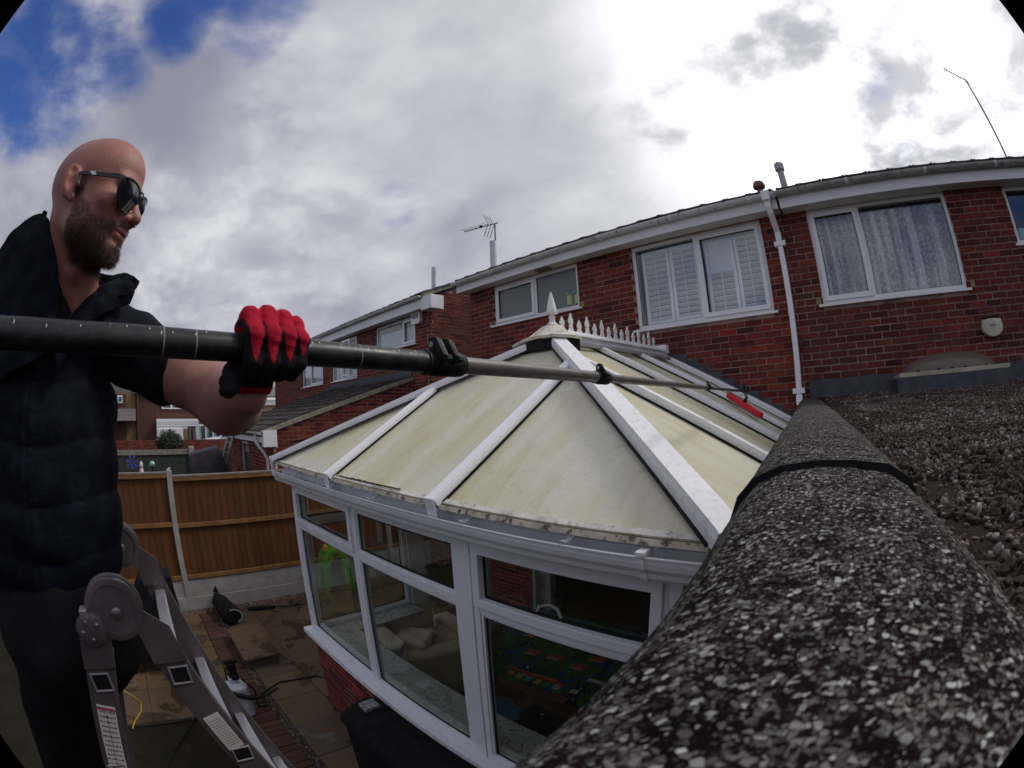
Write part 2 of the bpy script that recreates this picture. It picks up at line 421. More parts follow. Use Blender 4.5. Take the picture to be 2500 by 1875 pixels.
# patio: slabs laid one by one on a dark bed
ms = Mat('patio_slab', .62, 0, .4); _p = ms.pos(); r = ms.rand()
c = ms.ramp(r, [(0, (.090, .056, .028)), (.5, (.118, .073, .036)), (1, (.080, .052, .029))])
c = ms.mix(ms.rng(ms.noise(_p, 9, 7, .7), .35, .7, 0, .5), c, (.07, .047, .03))
wet = ms.rng(ms.noise(_p, 1.9, 5, .6, .4), .50, .56)
c = ms.mix(ms.math('MULTIPLY', wet, .62), c, (.03, .02, .012)); c = ms.mix(ms.rng(ms.noise(_p, 55, 6, .7), .5, .8, 0, .35), c, (.22, .16, .10))
ms.color(c); ms.roughn(ms.rng(wet, 0, 1, .75, .22)); ms.bump(ms.noise(_p, 70, 5, .7), .35, .004); MSLAB = ms.m
MBED = simple('patio_bed', (.025, .02, .015), .95, var=.4, vs=30)
patio = MB().box(-8.15, -.9, .48, 5.25, GZ-.03, GZ-.012).box(-8.15, -4.78, -1.6, .479, GZ-.03, GZ-.012).build('patio', MBED, None, kind='structure')
def slab(x0, x1, y0, y1):
    j = .004; z = GZ + random.uniform(-.002, .003)
    MB().box(x0+j, x1-j, y0+j, y1-j, GZ-.011, z).build('slab', MSLAB, patio, bevel=0)
for row, (ya, yb) in enumerate([(.9, 1.5), (1.5, 2.1), (2.1, 2.7), (2.7, 3.3), (3.3, 3.9), (3.9, 4.5), (4.5, 5.1)]):
    x = -8.15 + (.35 if row % 2 == 0 else .05); xe = -1.6 if ya < 1.4 else -4.6
    xs = [-8.12] + [q for q in [x + .6*k for k in range(14)] if q < xe-.2 and q > -8.0] + [xe]
    for a_, b_ in zip(xs, xs[1:]): slab(a_, b_, ya, yb)
for (ya, yb, o) in [(-.12, .48, .15), (-.72, -.12, .15), (-1.32, -.72, .15)]:
    xs = [-8.12] + [-8.12+o+.5*k+.4 for k in range(6)] + [-5.12, -4.8]
    for a_, b_ in zip(xs, xs[1:]):
        if b_ - a_ > .05: slab(a_, b_, ya, yb)
mp = brick_mat('paver_red', [(0, (.07, .032, .020)), (.4, (.10, .042, .026)), (.7, (.06, .03, .021)), (1, (.12, .06, .036))], .6)
x = -8.1
while x < -1.9:
    w = random.uniform(.1, .106)
    MB().box(x, x+w-.012, .5, .79, GZ-.011, GZ+random.uniform(-.003, .004)).build('paver', mp, patio)
    x += w
# gravel channel beside the pavers
def stones(name, pts, rfun, m, kind='stuff', par=None, seg=1, flat=.6):
    base = [Vector(p) for p in [(1,0,0),(-1,0,0),(0,1,0),(0,-1,0),(0,0,1),(0,0,-1)]]
    bf = [(0,2,4),(2,1,4),(1,3,4),(3,0,4),(2,0,5),(1,2,5),(3,1,5),(0,3,5)]
    n = len(pts); R = np.random.RandomState(3)
    ico = []
    import bmesh
    bm_ = bmesh.new(); bmesh.ops.create_icosphere(bm_, subdivisions=1, radius=1.0)
    bv = np.array([v.co[:] for v in bm_.verts]); bfc = np.array([[v.index for v in f.verts] for f in bm_.faces]); bm_.free()
    nv = len(bv)
    V = np.empty((n, nv, 3)); 
    for i in range(n):
        q = R.normal(size=4); q /= np.linalg.norm(q); w_, x_, y_, z_ = q
        rm = np.array([[1-2*(y_*y_+z_*z_), 2*(x_*y_-z_*w_), 2*(x_*z_+y_*w_)],[2*(x_*y_+z_*w_), 1-2*(x_*x_+z_*z_), 2*(y_*z_-x_*w_)],[2*(x_*z_-y_*w_), 2*(y_*z_+x_*w_), 1-2*(x_*x_+y_*y_)]])
        s = rfun(pts[i])*np.array([1, R.uniform(.6, .95), R.uniform(.4, .75)])
        V[i] = ((bv*(1+R.uniform(-.22, .22, (nv, 1))))*s) @ rm.T + np.array(pts[i])
    V = V.reshape(-1, 3); F = (bfc[None] + (np.arange(n)*nv)[:, None, None]).reshape(-1, 3)
    o0 = wloc(par) if par is not None else Vector((0, 0, 0))
    me = bpy.data.meshes.new(name); me.from_pydata((V-np.array(o0)).tolist(), [], F.tolist())
    return tag(link(me, name, m, par), kind=kind)
mg = Mat('gravel', .85, 0, .3); c = mg.ramp(mg.rand(), [(0, (.16, .10, .085)), (.3, (.07, .045, .04)), (.55, (.24, .20, .19)), (.8, (.11, .055, .045)), (1, (.34, .30, .29))])
_p = mg.pos(); mg.color(mg.mix(mg.rng(mg.noise(_p, 120, 4), .4, .8, 0, .5), c, (.05, .035, .03))); MGRAV = mg.m
R_ = np.random.RandomState(5)
stones('gravel', [(R_.uniform(-8, -1.8), R_.uniform(.80, .89), GZ-.004) for _ in range(1500)], lambda p: R_.uniform(.006, .014), MGRAV)
stones('gravel', [(R_.uniform(-8.12, -7.9), R_.uniform(-.2, 3.4), GZ+.004) for _ in range(1200)], lambda p: R_.uniform(.008, .02), MGRAV)
# slab step
st = root('stone_step', (-6.2, 1.05, GZ), 'raised step of two buff paving slabs on the patio beside the red pavers', 'step')
MB().box(-6.75, -6.22, .80, 1.33, GZ+.13, GZ+.17).build('slab', MSLAB, st, bevel=.004)
MB().box(-6.21, -5.66, .80, 1.33, GZ+.13, GZ+.17).build('slab', MSLAB, st, bevel=.004)
MB().box(-6.72, -5.69, .83, 1.30, GZ-.011, GZ+.13).build('base', simple('step_base', (.06, .045, .03), .9), st)

# ------------------------------------------------------------------ main pair of houses
ZT = 2.09
UX = (1, 0, 0); NY = (0, -1, 0)
ODZ = (0, D, 0)
XP = -.575                                       # party line behind the downpipe
def behind_roof(c):                              # hidden by the conservatory roof or the parapet
    return (-4.75 < c.x < -.6 and c.z < .60 - .55*abs(c.x+2.40)) or (c.x > -.6 and c.z < .0)
def eaves(par, xa, xb, yf, zb, zt, ygl, zg, ends=(), tile_to=1.6, pitch=.36, mgut=None, dep=.22, nt=None):
    """soffit, fascia, gutter with brackets, tiled roof with an uneven eaves edge"""
    yw = yf + dep
    MB().box(xa, xb, yf+.016, yw+.02, zb+.004, zb+.014).build('soffit', MSOFF, par)
    MB().box(xa, xb, yf, yf+.015, zb-.004, zt).build('fascia', MWHITE, par, bevel=.002)
    prof = []                                    # half-round gutter
    for k in range(13):
        t = math.pi*k/12; prof.append((math.cos(t)*.056, -math.sin(t)*.052))
    for k in range(12, -1, -1):
        t = math.pi*k/12; prof.append((math.cos(t)*.050, -math.sin(t)*.046))
    g = MB(); yc = yf - .062; zc = zg
    g.loft([[(x, yc+p[0], zc+p[1]) for p in prof] for x in (xa-.03, xb+.03)])
    g.add([(xa-.03, yc+p[0], zc+p[1]) for p in prof[:13]], [tuple(range(13))]); g.add([(xb+.03, yc+p[0], zc+p[1]) for p in prof[:13]], [tuple(range(13))])
    g.build('gutter', mgut or MGUT, par, smooth=True)
    x = xa + .9
    while x < xb:
        br = MB(); pr = [(math.cos(math.pi*k/10)*.061, -math.sin(math.pi*k/10)*.057) for k in range(11)] + [(math.cos(math.pi*k/10)*.055, -math.sin(math.pi*k/10)*.051) for k in range(10, -1, -1)]
        br.loft([[(xx, yc+p[0], zc+p[1]) for p in pr] for xx in (x-.018, x+.018)]); br.box(x-.018, x+.018, yf-.008, yf-.001, zc-.075, zc+.01)
        br.build('gutter_bracket', MWHITE, par); x += 1.05
    # roof slab and the eaves course of tiles
    y0, z0 = yc+.01, zg+.035; y1 = y0 + 3.4
    MB().prism([(xa-.02, y0+.06, z0+.0), (xa-.02, y1, z0+(y1-y0-.06)*pitch), (xa-.02, y1, z0+(y1-y0)*pitch-.1), (xa-.02, y0+.06, z0-.05)], (xb-xa+.04, 0, 0)).build('roof', MROOFT, par)
    MB().prism([(xa-.02, y1, z0+(y1-y0-.06)*pitch), (xa-.02, y1+3.6, z0), (xa-.02, y1+3.6, z0-.1), (xa-.02, y1, z0+(y1-y0-.06)*pitch-.1)], (xb-xa+.04, 0, 0)).build('roof', MROOFT, par)
    o0 = wloc(par); tl = None; x = xa; 
    while x < xb - .05:
        if tl is None:
            t = MB(); pr = [(0, .0), (.02, .012), (.05, .002), (.15, .0), (.25, .002), (.28, .014), (.296, .012)]
            up = [(p, 0., q+.014) for p, q in pr]; lo = [(p, 0., 0.) for p, q in reversed(pr)]
            ring = up + lo; t.loft([ring, [(a, .42, c+.42*pitch) for a, _, c in ring]])
            tl = bpy.data.meshes.new('eaves_tile'); tl.from_pydata(t.v, [], t.f); tl.materials.append(MROOFT)
        link(tl, 'eaves_tile', None, par, Vector((x, y0+random.uniform(-.008, .008), z0+.006+random.uniform(-.003, .004))) - o0); x += .3
    return
# left house
hl = root('brick_house', (-3.2, D, GZ), 'red brick house behind the conservatory with white plantation shutters in an upstairs window', 'house', 'semi-detached brick houses')
W1 = (-5.30, -3.59, 1.425, ZT); W2 = (-2.70, -.862, .965, ZT)
doorway = (-4.2, -1.2, GZ, -1.05)
brick_wall(hl, ODZ, UX, NY, -5.864, XP, GZ, ZT+.01, [W1, W2, doorway], skip=behind_roof)
frost = Mat('frosted_glass', .25, 0, .5); _p = frost.pos(); frost.color(frost.ramp(frost.noise(_p, 60, 5, .7), [(.3, (.14, .16, .17)), (.7, (.20, .225, .235))])); frost.bump(frost.noise(_p, 220, 2), .25, .002); MFROST = frost.m
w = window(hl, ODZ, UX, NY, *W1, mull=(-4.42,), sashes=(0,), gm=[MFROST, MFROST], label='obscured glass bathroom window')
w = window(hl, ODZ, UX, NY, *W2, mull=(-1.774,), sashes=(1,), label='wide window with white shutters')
MSHUT = simple('shutter_white', (.88, .90, .92), .4, var=.03)
for (pa, pb) in [(-2.61, -2.21), (-2.20, -1.81), (-1.70, -1.30), (-1.29, -.93)]:
    f = MB(); frame_ring(f, ODZ, UX, NY, pa, pb, W2[2]+.06, W2[3]-.06, .045, -.17, -.14); f.build('shutter_panel', MSHUT, w)
    zc = W2[2]+.125; k = 0; lm = None
    while zc < W2[3]-.11:
        t = math.radians((72 if zc > W2[2]+.62 and -1.75 < pa < -1.5 else 43) + random.uniform(-2, 2))
        l_ = MB(); l_.obox((0, 0, 0), (1, 0, 0), (0, math.cos(t), -math.sin(t)), (0, math.sin(t), math.cos(t)), (pb-pa)/2-.047, .034, .005)
        me = bpy.data.meshes.new('louvre'); me.from_pydata(l_.v, [], l_.f); me.materials.append(MSHUT)
        link(me, 'louvre', None, w, Vector(((pa+pb)/2, D+.155, zc)) - wloc(w)); zc += .072
    MB().box((pa+pb)/2-.005, (pa+pb)/2+.005, D+.118, D+.124, W2[2]+.12, W2[3]-.14).build('tilt_rod', MSHUT, w)
# things on the bathroom sill
tl_ = root('toiletries', (-3.75, D+.09, 1.5), 'blurred cream and teal bottles behind the obscured bathroom glass', 'bottles')
for x_, z_, r_, h_, c_ in ((-3.80, 1.50, .05, .17, (.45, .45, .2)), (-3.66, 1.50, .05, .16, (.5, .48, .22)), (-3.70, 1.66, .04, .05, (.05, .45, .5)), (-3.83, 1.67, .03, .03, (.2, .5, .25))):
    MB().lathe((x_, D+.075, z_), [(r_, 0), (r_, h_*.8), (r_*.4, h_)], 12).build('bottle', simple('bottle_%d' % int(c_[0]*100), c_, .4), tl_, smooth=True)
eaves(hl, -5.98, XP+.02, 5.07, 2.095, 2.27, None, 2.262)
b = MB(); b.box(-4.25, -4.02, 5.12, 5.25, 2.074, 2.095); one('soffit_vent', MB().box(-4.25, -4.0, 5.12, 5.25, 2.076, 2.09).box(-4.2, -4.05, 5.14, 5.2, 2.068, 2.076), simple('vent_brown', (.16, .13, .09), .7), 'small brown square vent grille fixed under the white soffit', 'vent')
# right house
hr = root('brick_house', (1.5, D, GZ), 'red brick house at the right with patterned lace net curtains upstairs', 'house', 'semi-detached brick houses')
W3 = (-.25, 1.668, .965, ZT); W4 = (2.585, 4.0, 1.40, ZT)
brick_wall(hr, ODZ, UX, NY, XP, 5.2, -.3, ZT+.01, [W3, W4], skip=behind_roof, bm=MBRICKD)
MB().box(-.3, 5.2, D+.0, D+.1, GZ, -.3).build('lower_wall', MMORT, hr)
w3 = window(hr, ODZ, UX, NY, *W3, mull=(.415,), sashes=(0,), label='wide window with lace net curtain')
ml = Mat('lace', .9, 0, .1); t_ = ml.t; _p = ml.co('Object')
ring = ml.rng(ml.math('ABSOLUTE', ml.math('SUBTRACT', ml.vor(_p, 20), .34)), .0, .13, 1, 0)
leafp = ml.rng(ml.noise(_p, 34, 5, .65), .52, .62)
fold_shade = ml.rng(ml.noise(ml.co('Object', (14, 1, .35)), 1.0, 4, .6), .38, .62, -.18, .34)  # shading of the folds put into the lace density as vertical bands
dens = ml.math('MINIMUM', ml.math('ADD', ml.math('ADD', ml.math('MULTIPLY', ring, .42), ml.math('MULTIPLY', leafp, .28)), ml.math('ADD', fold_shade, .30)), 1.)
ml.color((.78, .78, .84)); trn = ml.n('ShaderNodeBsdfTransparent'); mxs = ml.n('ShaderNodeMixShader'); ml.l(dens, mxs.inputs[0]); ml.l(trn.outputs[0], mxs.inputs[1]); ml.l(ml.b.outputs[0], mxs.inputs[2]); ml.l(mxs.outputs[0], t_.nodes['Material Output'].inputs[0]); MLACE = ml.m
def curtain(par, x0, x1, z0, z1, y, m, amp=.034, wl=.13):
    c_ = MB(); n = int((x1-x0)/.012); top = []; bot = []
    for i in range(n+1):
        x = x0 + (x1-x0)*i/n; ph = math.sin(x*2*math.pi/wl + 2.2*math.sin(x*5.3)) + .4*math.sin(x*61)
        top.append((x, y+amp*.7*ph, z1)); bot.append((x, y+amp*(ph+.3*math.sin(x*23)), z0))
    c_.v = top + bot; c_.f = [(i, i+1, n+1+i+1, n+1+i) for i in range(n)]
    return c_.build('net_curtain', m, par, smooth=True, fix=False)
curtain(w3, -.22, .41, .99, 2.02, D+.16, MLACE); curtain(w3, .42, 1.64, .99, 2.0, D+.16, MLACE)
w4 = window(hr, ODZ, UX, NY, *W4, mull=(3.3,), gm=[MGLASS, MGLASS], label='small end window')
curtain(w4, 2.6, 3.95, 1.42, 1.62, D+.16, simple('mint_cloth', (.35, .6, .55), .9))
eaves(hr, XP+.05, 5.3, 5.07, 2.085, 2.262, None, 2.262, mgut=simple('grey_gutter_dirty', (.40, .40, .38), .5, var=.2, vs=4, grime=((.13, .14, .08), 12, .5, .7)))
# stubs of the old sills (buff) left by the windows
for x_, z_ in ((-.30, .99), (1.745, .99), (-5.37, 1.44), (-3.535, 1.44)):
    MB().box(x_-.03, x_+.03, D-.012, D+.02, z_-.02, z_+.05).build('buff_sill_stub', simple('buff_stone', (.25, .19, .09), .9), hr if x_ > -1 else hl)

# downpipe between the two houses
dp = root('downpipe', (-.645, D, 0), 'white square downpipe running down between the two brick houses to the parapet', 'downpipe')
def sqtube(pts, w, mb):
    rings = []
    for p in pts:
        p = Vector(p); rings.append([p+Vector((sx*w/2, sy*w/2, 0)) for sx, sy in ((-1,-1),(1,-1),(1,1),(-1,1))])
    return mb.loft(rings)
sqtube([(-.65, D-.045, 1.78), (-.645, D-.045, -.02)], .065, MB()).build('pipe', MWHITEC, dp, bevel=.004)
sqtube([(-.66, 5.01, 2.22), (-.66, 5.01, 2.10), (-.655, 5.05, 2.02), (-.65, D-.05, 1.86), (-.65, D-.045, 1.76)], .072, MB()).build('offset_bend', MWHITEC, dp, bevel=.004)
MB().box(-.71, -.61, 4.94, 5.06, 2.17, 2.29).build('outlet', MWHITEC, dp, bevel=.006)
for z_ in (1.72, .05):
    MB().box(-.72, -.575, D-.085, D-.01, z_-.03, z_+.03).build('bracket', MWHITEC, dp, bevel=.004)
sqtube([(-.645, D-.045, .0), (-.645, D-.06, -.05), (-.63, D-.13, -.10)], .074, MB()).build('shoe', MWHITEC, dp)

# boiler flue terminal, extractor and roof cowls
bv = root('wall_vent', (1.92, D, .535), 'round cream boiler vent cover on the brick wall below the lace window', 'vent')
MVC = simple('vent_cream', (.50, .49, .38), .5)
vo = [(.155*math.cos(t), .105*math.sin(t)-.005) for t in [math.radians(158+224*k/24) for k in range(25)]]
vo = vo + [(.135, .075), (.05, .088), (-.05, .088), (-.135, .075)]
MB().loft([[(1.92+x*s, D-d, .535+z*s) for x, z in vo] for s, d in ((1.0, .001), (1.03, .02), (1.0, .05), (.93, .062), (.5, .066))]).build('cover', MVC, bv, smooth=True)
MB().box(1.81, 2.02, D-.058, D-.004, .612, .645).build('slot', MBLACKR, bv)
mk = MB()
for i, wd in enumerate((.010, .006, .009, .007, .010, .006, .008)): mk.box(1.875+.0135*i, 1.875+.0135*i+wd, D-.0695, D-.0655, .540, .554)
mk.build('maker_plate', simple('print_grey', (.12, .12, .10), .6), bv)
def flue(x, y, z0, z1, r, m, label, prof=None, name='roof_flue'):
    b = MB(); b.lathe((x, y, z0), prof or [(r, 0), (r, z1-z0), (r*.8, z1-z0+.005), (r*.78, z1-z0-.03)], 18)
    f = root(name, (x, y, z0), label, 'flue'); b.build('pipe', m, f, smooth=True)
    MB().lathe((x, y, z0+.12), [(r*1.02, 0), (r*1.25, .0), (r*1.2, .05), (r*1.02, .06)], 18).build('collar', MLEAD, f, smooth=True); return f
MFW = simple('flue_white', (.62, .64, .68), .4)
flue(-5.72, 5.75, 2.3, 3.16, .062, MFW, 'tall white flue pipe at the left end of the main roof below an antenna')
flue(-9.8, 7.5, 3.0, 4.07, .075, MFW, 'lone white flue pipe on the roof of the lower neighbouring house')
flue(-.60, 7.5, 2.9, 3.93, .075, simple('flue_grey', (.42, .42, .43), .5), 'grey capped flue pipe on the roof, the taller of the pair', [(.062, 0), (.062, .86), (.09, .88), (.095, 1.0), (.06, 1.03), (.0, 1.04)])
flue(-1.07, 7.5, 2.9, 3.66, .06, simple('flue_brown', (.14, .07, .055), .6), 'short brown mushroom-topped roof vent beside the taller flue', [(.055, 0), (.055, .60), (.11, .63), (.12, .67), (.09, .74), (.0, .76)], 'roof_vent')
# antennas
MALU = simple('aluminium_grey', (.22, .22, .25), .45, .4)
an = root('tv_antenna', (-7.4, 7.6, 3.4), 'yagi television antenna with a folded reflector above the white flue pipe', 'antenna', 'television antennas')
MB().tube([(-7.47, 7.6, 3.3), (-7.47, 7.6, 4.62)], .02).build('mast', MALU, an)
MB().tube([(-7.27, 7.5, 4.56), (-8.95, 7.9, 4.97)], .014, 6).build('boom', MALU, an)
for k in range(7):
    t = .3 + k*.115; c_ = Vector((-7.27, 7.5, 4.56)).lerp(Vector((-8.95, 7.9, 4.97)), t)
    MB().tube([c_ - Vector((.02, .16, -.02)), c_ + Vector((-.0, .16, .06))], .008, 5).build('director', MALU, an)
for sgn in (1, -1):
    for k in range(3):
        a_ = Vector((-7.55, 7.45+.1*k, 4.62)); MB().tube([a_, a_ + Vector((-.16*1, .0, .30*sgn))], .010, 5).build('reflector', MALU, an)
MB().ball((-8.05, 7.68, 4.77), .045, 8, 6).build('junction_box', MBLACKR, an)
an2 = root('tv_antenna', (4.87, 9., 3.6), 'yagi television antenna on a long pole leaning over the right-hand roof', 'antenna', 'television antennas')
MB().tube([(4.90, 9.05, 3.5), (4.87, 9., 4.2), (4.75, 9., 6.03)], .022).build('pole', MALU, an2)
A_, B_ = Vector((4.80, 9.0, 6.02)), Vector((4.30, 9., 6.42)); MB().tube([A_, B_], .012, 6).build('boom', MALU, an2)
for k in range(10):
    c_ = A_.lerp(B_, .12+.095*k); MB().tube([c_-Vector((.07, .05, .10)), c_+Vector((.07, .05, .10))], .006, 5).build('director', MALU, an2)
for k in range(4): MB().tube([(4.74+.03*k, 8.9, 5.90+.03*k), (4.84+.03*k, 9.1, 6.10+.03*k)], .007, 5).tube([(4.84, 9.0, 5.86), (4.72, 9.0, 6.2)], .006, 5).build('reflector', MALU, an2)

# lead soaker flashing, stepped, along the conservatory roof against the wall
fl = root('stepped_flashing', (-1.4, D, 0), 'dark lead flashing stepped into the brickwork along the conservatory roof slope', 'flashing')
for k in range(11):
    x0 = -2.20 + k*.150; zt_ = .60 - k*.0855
    MB().box(x0-.03, x0+.158, D-.009-.0007*(k % 2), D-.004, zt_-.24, zt_).build('lead_step', MLEAD, fl)
# flashing where the garage roof meets the wall
one('wall_flashing', MB().box(-.52, 4.9, D-.013, D-.004, -.16, .155), MLEAD, 'long dark lead flashing strip along the brick wall above the gravel roof', 'flashing')
# ------------------------------------------------------------------ neighbouring house further left, set back across the gap
YN = 5.82; XN = -7.77
hn = root('brick_house', (-12, YN, GZ), 'lower red brick house left of the gap with an alarm box under its eaves', 'house')
OZN = (0, YN, 0)
HA = (-10.10, -8.32, 1.60, 2.23); HB = (-12.82, -11.16, 1.08, 2.23); HC = (-15.48, -13.55, 1.08, 2.23); HD = (-18.30, -16.5, 1.58, 2.23)
brick_wall(hn, OZN, UX, NY, -18.895, XN, GZ, 2.272, [HA, HB, HC, HD], skip=lambda c: c.z < .85, nind=180)
def gz(u): return 2.30 + u*.42 if u < 4.2 else 2.30+8.4*.42-u*.42
# side wall facing us across the gap: u runs back from the front corner
brick_wall(hn, (XN, YN, 0), (0, 1, 0), (1, 0, 0), 0, 3.6, GZ, 3.9, top=lambda u: 2.53 + u*.40, nind=110, skip=lambda c: c.z < .6 or c.y > 7.3, backs=[[(0, GZ), (3.6, GZ), (3.6, 2.53+3.6*.40), (0, 2.53)]], bm=MBRICKD)
MGREYC = simple('net_grey', (.50, .58, .58), .8, var=.1, vs=8)
def neigh_win(rect, mull, sash, label, full=True):
    w_ = window(hn, OZN, UX, NY, *rect, mull=mull, sashes=sash, label=label)
    if full: MB().box(rect[0]+.06, rect[1]-.06, YN+.13, YN+.135, rect[2]+.05, rect[3]-.19).build('net_curtain', MGREYC, w_)
neigh_win(HA, (-8.87,), (1,), 'window beside the alarm box')
neigh_win(HB, (-12.1, -11.75), (2,), 'window with its casement pushed open')
neigh_win(HC, (-14.67,), (1,), 'window above the tiled extension roof')
neigh_win(HD, (-17.0,), (), 'farthest small window')
eaves(hn, -14.1, XN+.0, 5.60, 2.262, 2.47, None, 2.52, dep=.22)
# boxed gable end and verge
MB().box(XN+.005, XN+.36, 5.585, YN+.1, 2.20, 2.49).build('eaves_box_end', MWHITEC, hn, bevel=.004)
MVERGE = simple('verge_mortar', (.26, .235, .18), .9, var=.3, vs=12, grime=((.18, .17, .06), 8, .5, .7))
MB().prism([(XN-.02, 5.60, 2.50), (XN-.02, 9.4, 2.50+3.8*.40), (XN-.02, 9.4, 2.58+3.8*.40), (XN-.02, 5.60, 2.58)], (.09, 0, 0)).build('verge', MVERGE, hn)
k = 0
while k < 10:
    y_ = 5.62 + k*.33
    MB().prism([(XN-.3, y_, 2.585+(y_-5.6)*.40), (XN-.3, y_+.36, 2.575+(y_+.36-5.6)*.40), (XN-.3, y_+.36, 2.60+(y_+.36-5.6)*.40), (XN-.3, y_, 2.62+(y_-5.6)*.40)], (.40, 0, 0)).build('verge_tile', MROOFT, hn); k += 1
al = root('alarm_box', (-8.2, YN-.05, 2.0), 'white burglar alarm box with a dark badge under the white eaves', 'alarm')
MB().prism([(-8.36, YN-.09, 2.29), (-8.36, YN-.09, 2.03), (-8.30, YN-.09, 2.0), (-8.08, YN-.09, 2.0), (-8.03, YN-.09, 2.04), (-8.03, YN-.09, 2.29)], (0, .088, 0)).build('box', MWHITEC, al, bevel=.006)
bd = MB(); bd.prism([(-8.33, YN-.0935, 2.17), (-8.29, YN-.0935, 2.13), (-8.11, YN-.0935, 2.13), (-8.07, YN-.0935, 2.17), (-8.11, YN-.0935, 2.215), (-8.29, YN-.0935, 2.215)], (0, .003, 0))
bd.build('badge', simple('badge_olive', (.05, .055, .03), .5), al)
MB().prism([(-8.30, YN-.0965, 2.172), (-8.27, YN-.0965, 2.155), (-8.13, YN-.0965, 2.155), (-8.10, YN-.0965, 2.172), (-8.13, YN-.0965, 2.19), (-8.27, YN-.0965, 2.19)], (0, .003, 0)).build('badge_mark', simple('badge_gold', (.45, .42, .25), .4), al)
# open casement of the second window
cs = MB(); frame_ring(cs, (-11.75, YN-.06, 0), (1, 0, 0), Vector((0, -1, 0)), .0, .52, 1.14, 2.14, .055, .10, .14)
cs.build('open_casement', MWHITE, hn)

# tiled lean-to extension of that house
XE = -8.45; YE0 = 2.52; XW = -13.0
ex = root('brick_extension', (-10.7, 4.1, GZ), 'single storey brick extension with a mossy tiled lean-to roof beyond the fence', 'extension')
sl = (.90+.13)/(5.82-2.45)
rt_ = lambda y: -.17 + (y-2.45)*sl
brick_wall(ex, (XE, YE0, 0), (0, 1, 0), (1, 0, 0), 0, YN-YE0, GZ, .82, top=lambda u: rt_(YE0+u)-.05, nind=150, skip=lambda c: c.z < -1.2, backs=[[(0, GZ), (YN-YE0, GZ), (YN-YE0, rt_(YN)-.03), (0, rt_(YE0)-.03)]])
XWIN = (-11.45, -10.55, -1.62, -.50)
brick_wall(ex, (0, YE0, 0), UX, NY, XW, XE, GZ, -.38, [XWIN], nind=100, skip=lambda c: c.z < -1.3)
we = window(ex, (0, YE0, 0), UX, NY, *XWIN, mull=(), label='narrow extension window')
MB().box(-11.4, -10.6, YE0+.12, YE0+.14, -1.6, -.6).build('blind', simple('blue_grey', (.10, .13, .17), .8), we)
# roof tiles, laid in courses
u_dir = Vector((0, math.cos(math.atan(sl)), math.sin(math.atan(sl)))); nrm = Vector((0, -u_dir.z, u_dir.y))
MB().prism([(XW, 2.28, rt_(2.28)-.03), (XW, YN, rt_(YN)-.03), (XW, YN, rt_(YN)-.09), (XW, 2.28, rt_(2.28)-.09)], (XE-XW, 0, 0)).build('roof_deck', MBED, ex)
tcount = 0; L_ = (YN-2.26)/u_dir.y; gauge = .335; rows = int(L_/gauge)
tme = None
mt = Mat('concrete_tile', .75, 0, .35); _p = mt.pos(); c = mt.ramp(mt.rand(), [(0, (.025, .022, .024)), (.5, (.055, .048, .047)), (1, (.085, .070, .064))])
c = mt.mix(mt.rng(mt.noise(_p, 4, 7, .7), .55, .72), c, (.15, .15, .11)); mt.color(c); mt.bump(mt.noise(_p, 90, 4, .7), .5, .004)
for r_i in range(rows+1):
    s0 = r_i*gauge; x = XW + (.15 if r_i % 2 else 0)
    while x < XE - .05:
        x1 = min(x+.296, XE+.0)
        q = Vector(((x+x1)/2, 2.26, rt_(2.26))) + u_dir*(s0+.20) + nrm*(.016+random.uniform(-.005, .007))
        if tme is None or x1 - x < .29:
            t = MB(); tilt = (u_dir*1 - nrm*.085).normalized(); t.obox((0, 0, 0), (1, 0, 0), tilt, tilt.cross(Vector((1, 0, 0))), (x1-x)/2-.005, .205, .014)
            t.obox(nrm*.016 + Vector(((x1-x)/2-.02, 0, 0)), (1, 0, 0), tilt, tilt.cross(Vector((1, 0, 0))), .014, .205, .009)
            me = bpy.data.meshes.new('roof_tile'); me.from_pydata(t.v, [], t.f); me.materials.append(mt.m)
            if x1 - x > .29: tme = me
        else: me = tme
        link(me, 'roof_tile', None, ex, q - wloc(ex)); x += .3
MB().box(XW, XE, YN-.03, YN-.006, rt_(YN)+.0, rt_(YN)+.15).prism([(XW, YN-.25, rt_(YN-.25)+.03), (XW, YN-.006, rt_(YN)+.03), (XW, YN-.006, rt_(YN)+.05), (XW, YN-.25, rt_(YN-.25)+.045)], (XE-XW, 0, 0)).build('lead_flashing', MLEAD, ex)
for xv in (XW-.06, XE-.03):
    MB().prism([(xv, 2.27, rt_(2.27)-.07), (xv, YN, rt_(YN)-.07), (xv, YN, rt_(YN)+.015), (xv, 2.27, rt_(2.27)+.015)], (.08, 0, 0)).build('verge', MVERGE, ex)
MB().box(XW-.1, XE-.02, 2.30, 2.318, -.42, -.23).build('fascia', MWHITE, ex)
MB().box(XW-.1, XE-.02, 2.318, YE0, -.42, -.41).build('soffit', MSOFF, ex)
MB().box(XE-.02, XE+.10, 2.30, 2.58, -.50, -.20).build('eaves_box_end', MWHITEC, ex, bevel=.004)
gp = [(math.cos(math.pi*k/8)*.055, -math.sin(math.pi*k/8)*.05) for k in range(9)] + [(math.cos(math.pi*k/8)*.05, -math.sin(math.pi*k/8)*.045) for k in range(8, -1, -1)]
MB().loft([[(xx, 2.24+a, -.225+c) for a, c in gp] for xx in (XW-.15, XE+.05)]).build('gutter', MGUT, ex, smooth=True)
MB().tube([(-8.75, 2.24, -.27), (-8.75, 2.25, -.42), (-8.72, 2.40, -.62), (-8.72, YE0-.05, -.75), (-8.72, YE0-.05, -3.2)], .034, 10).build('downpipe', MWHITEC, ex, smooth=True)
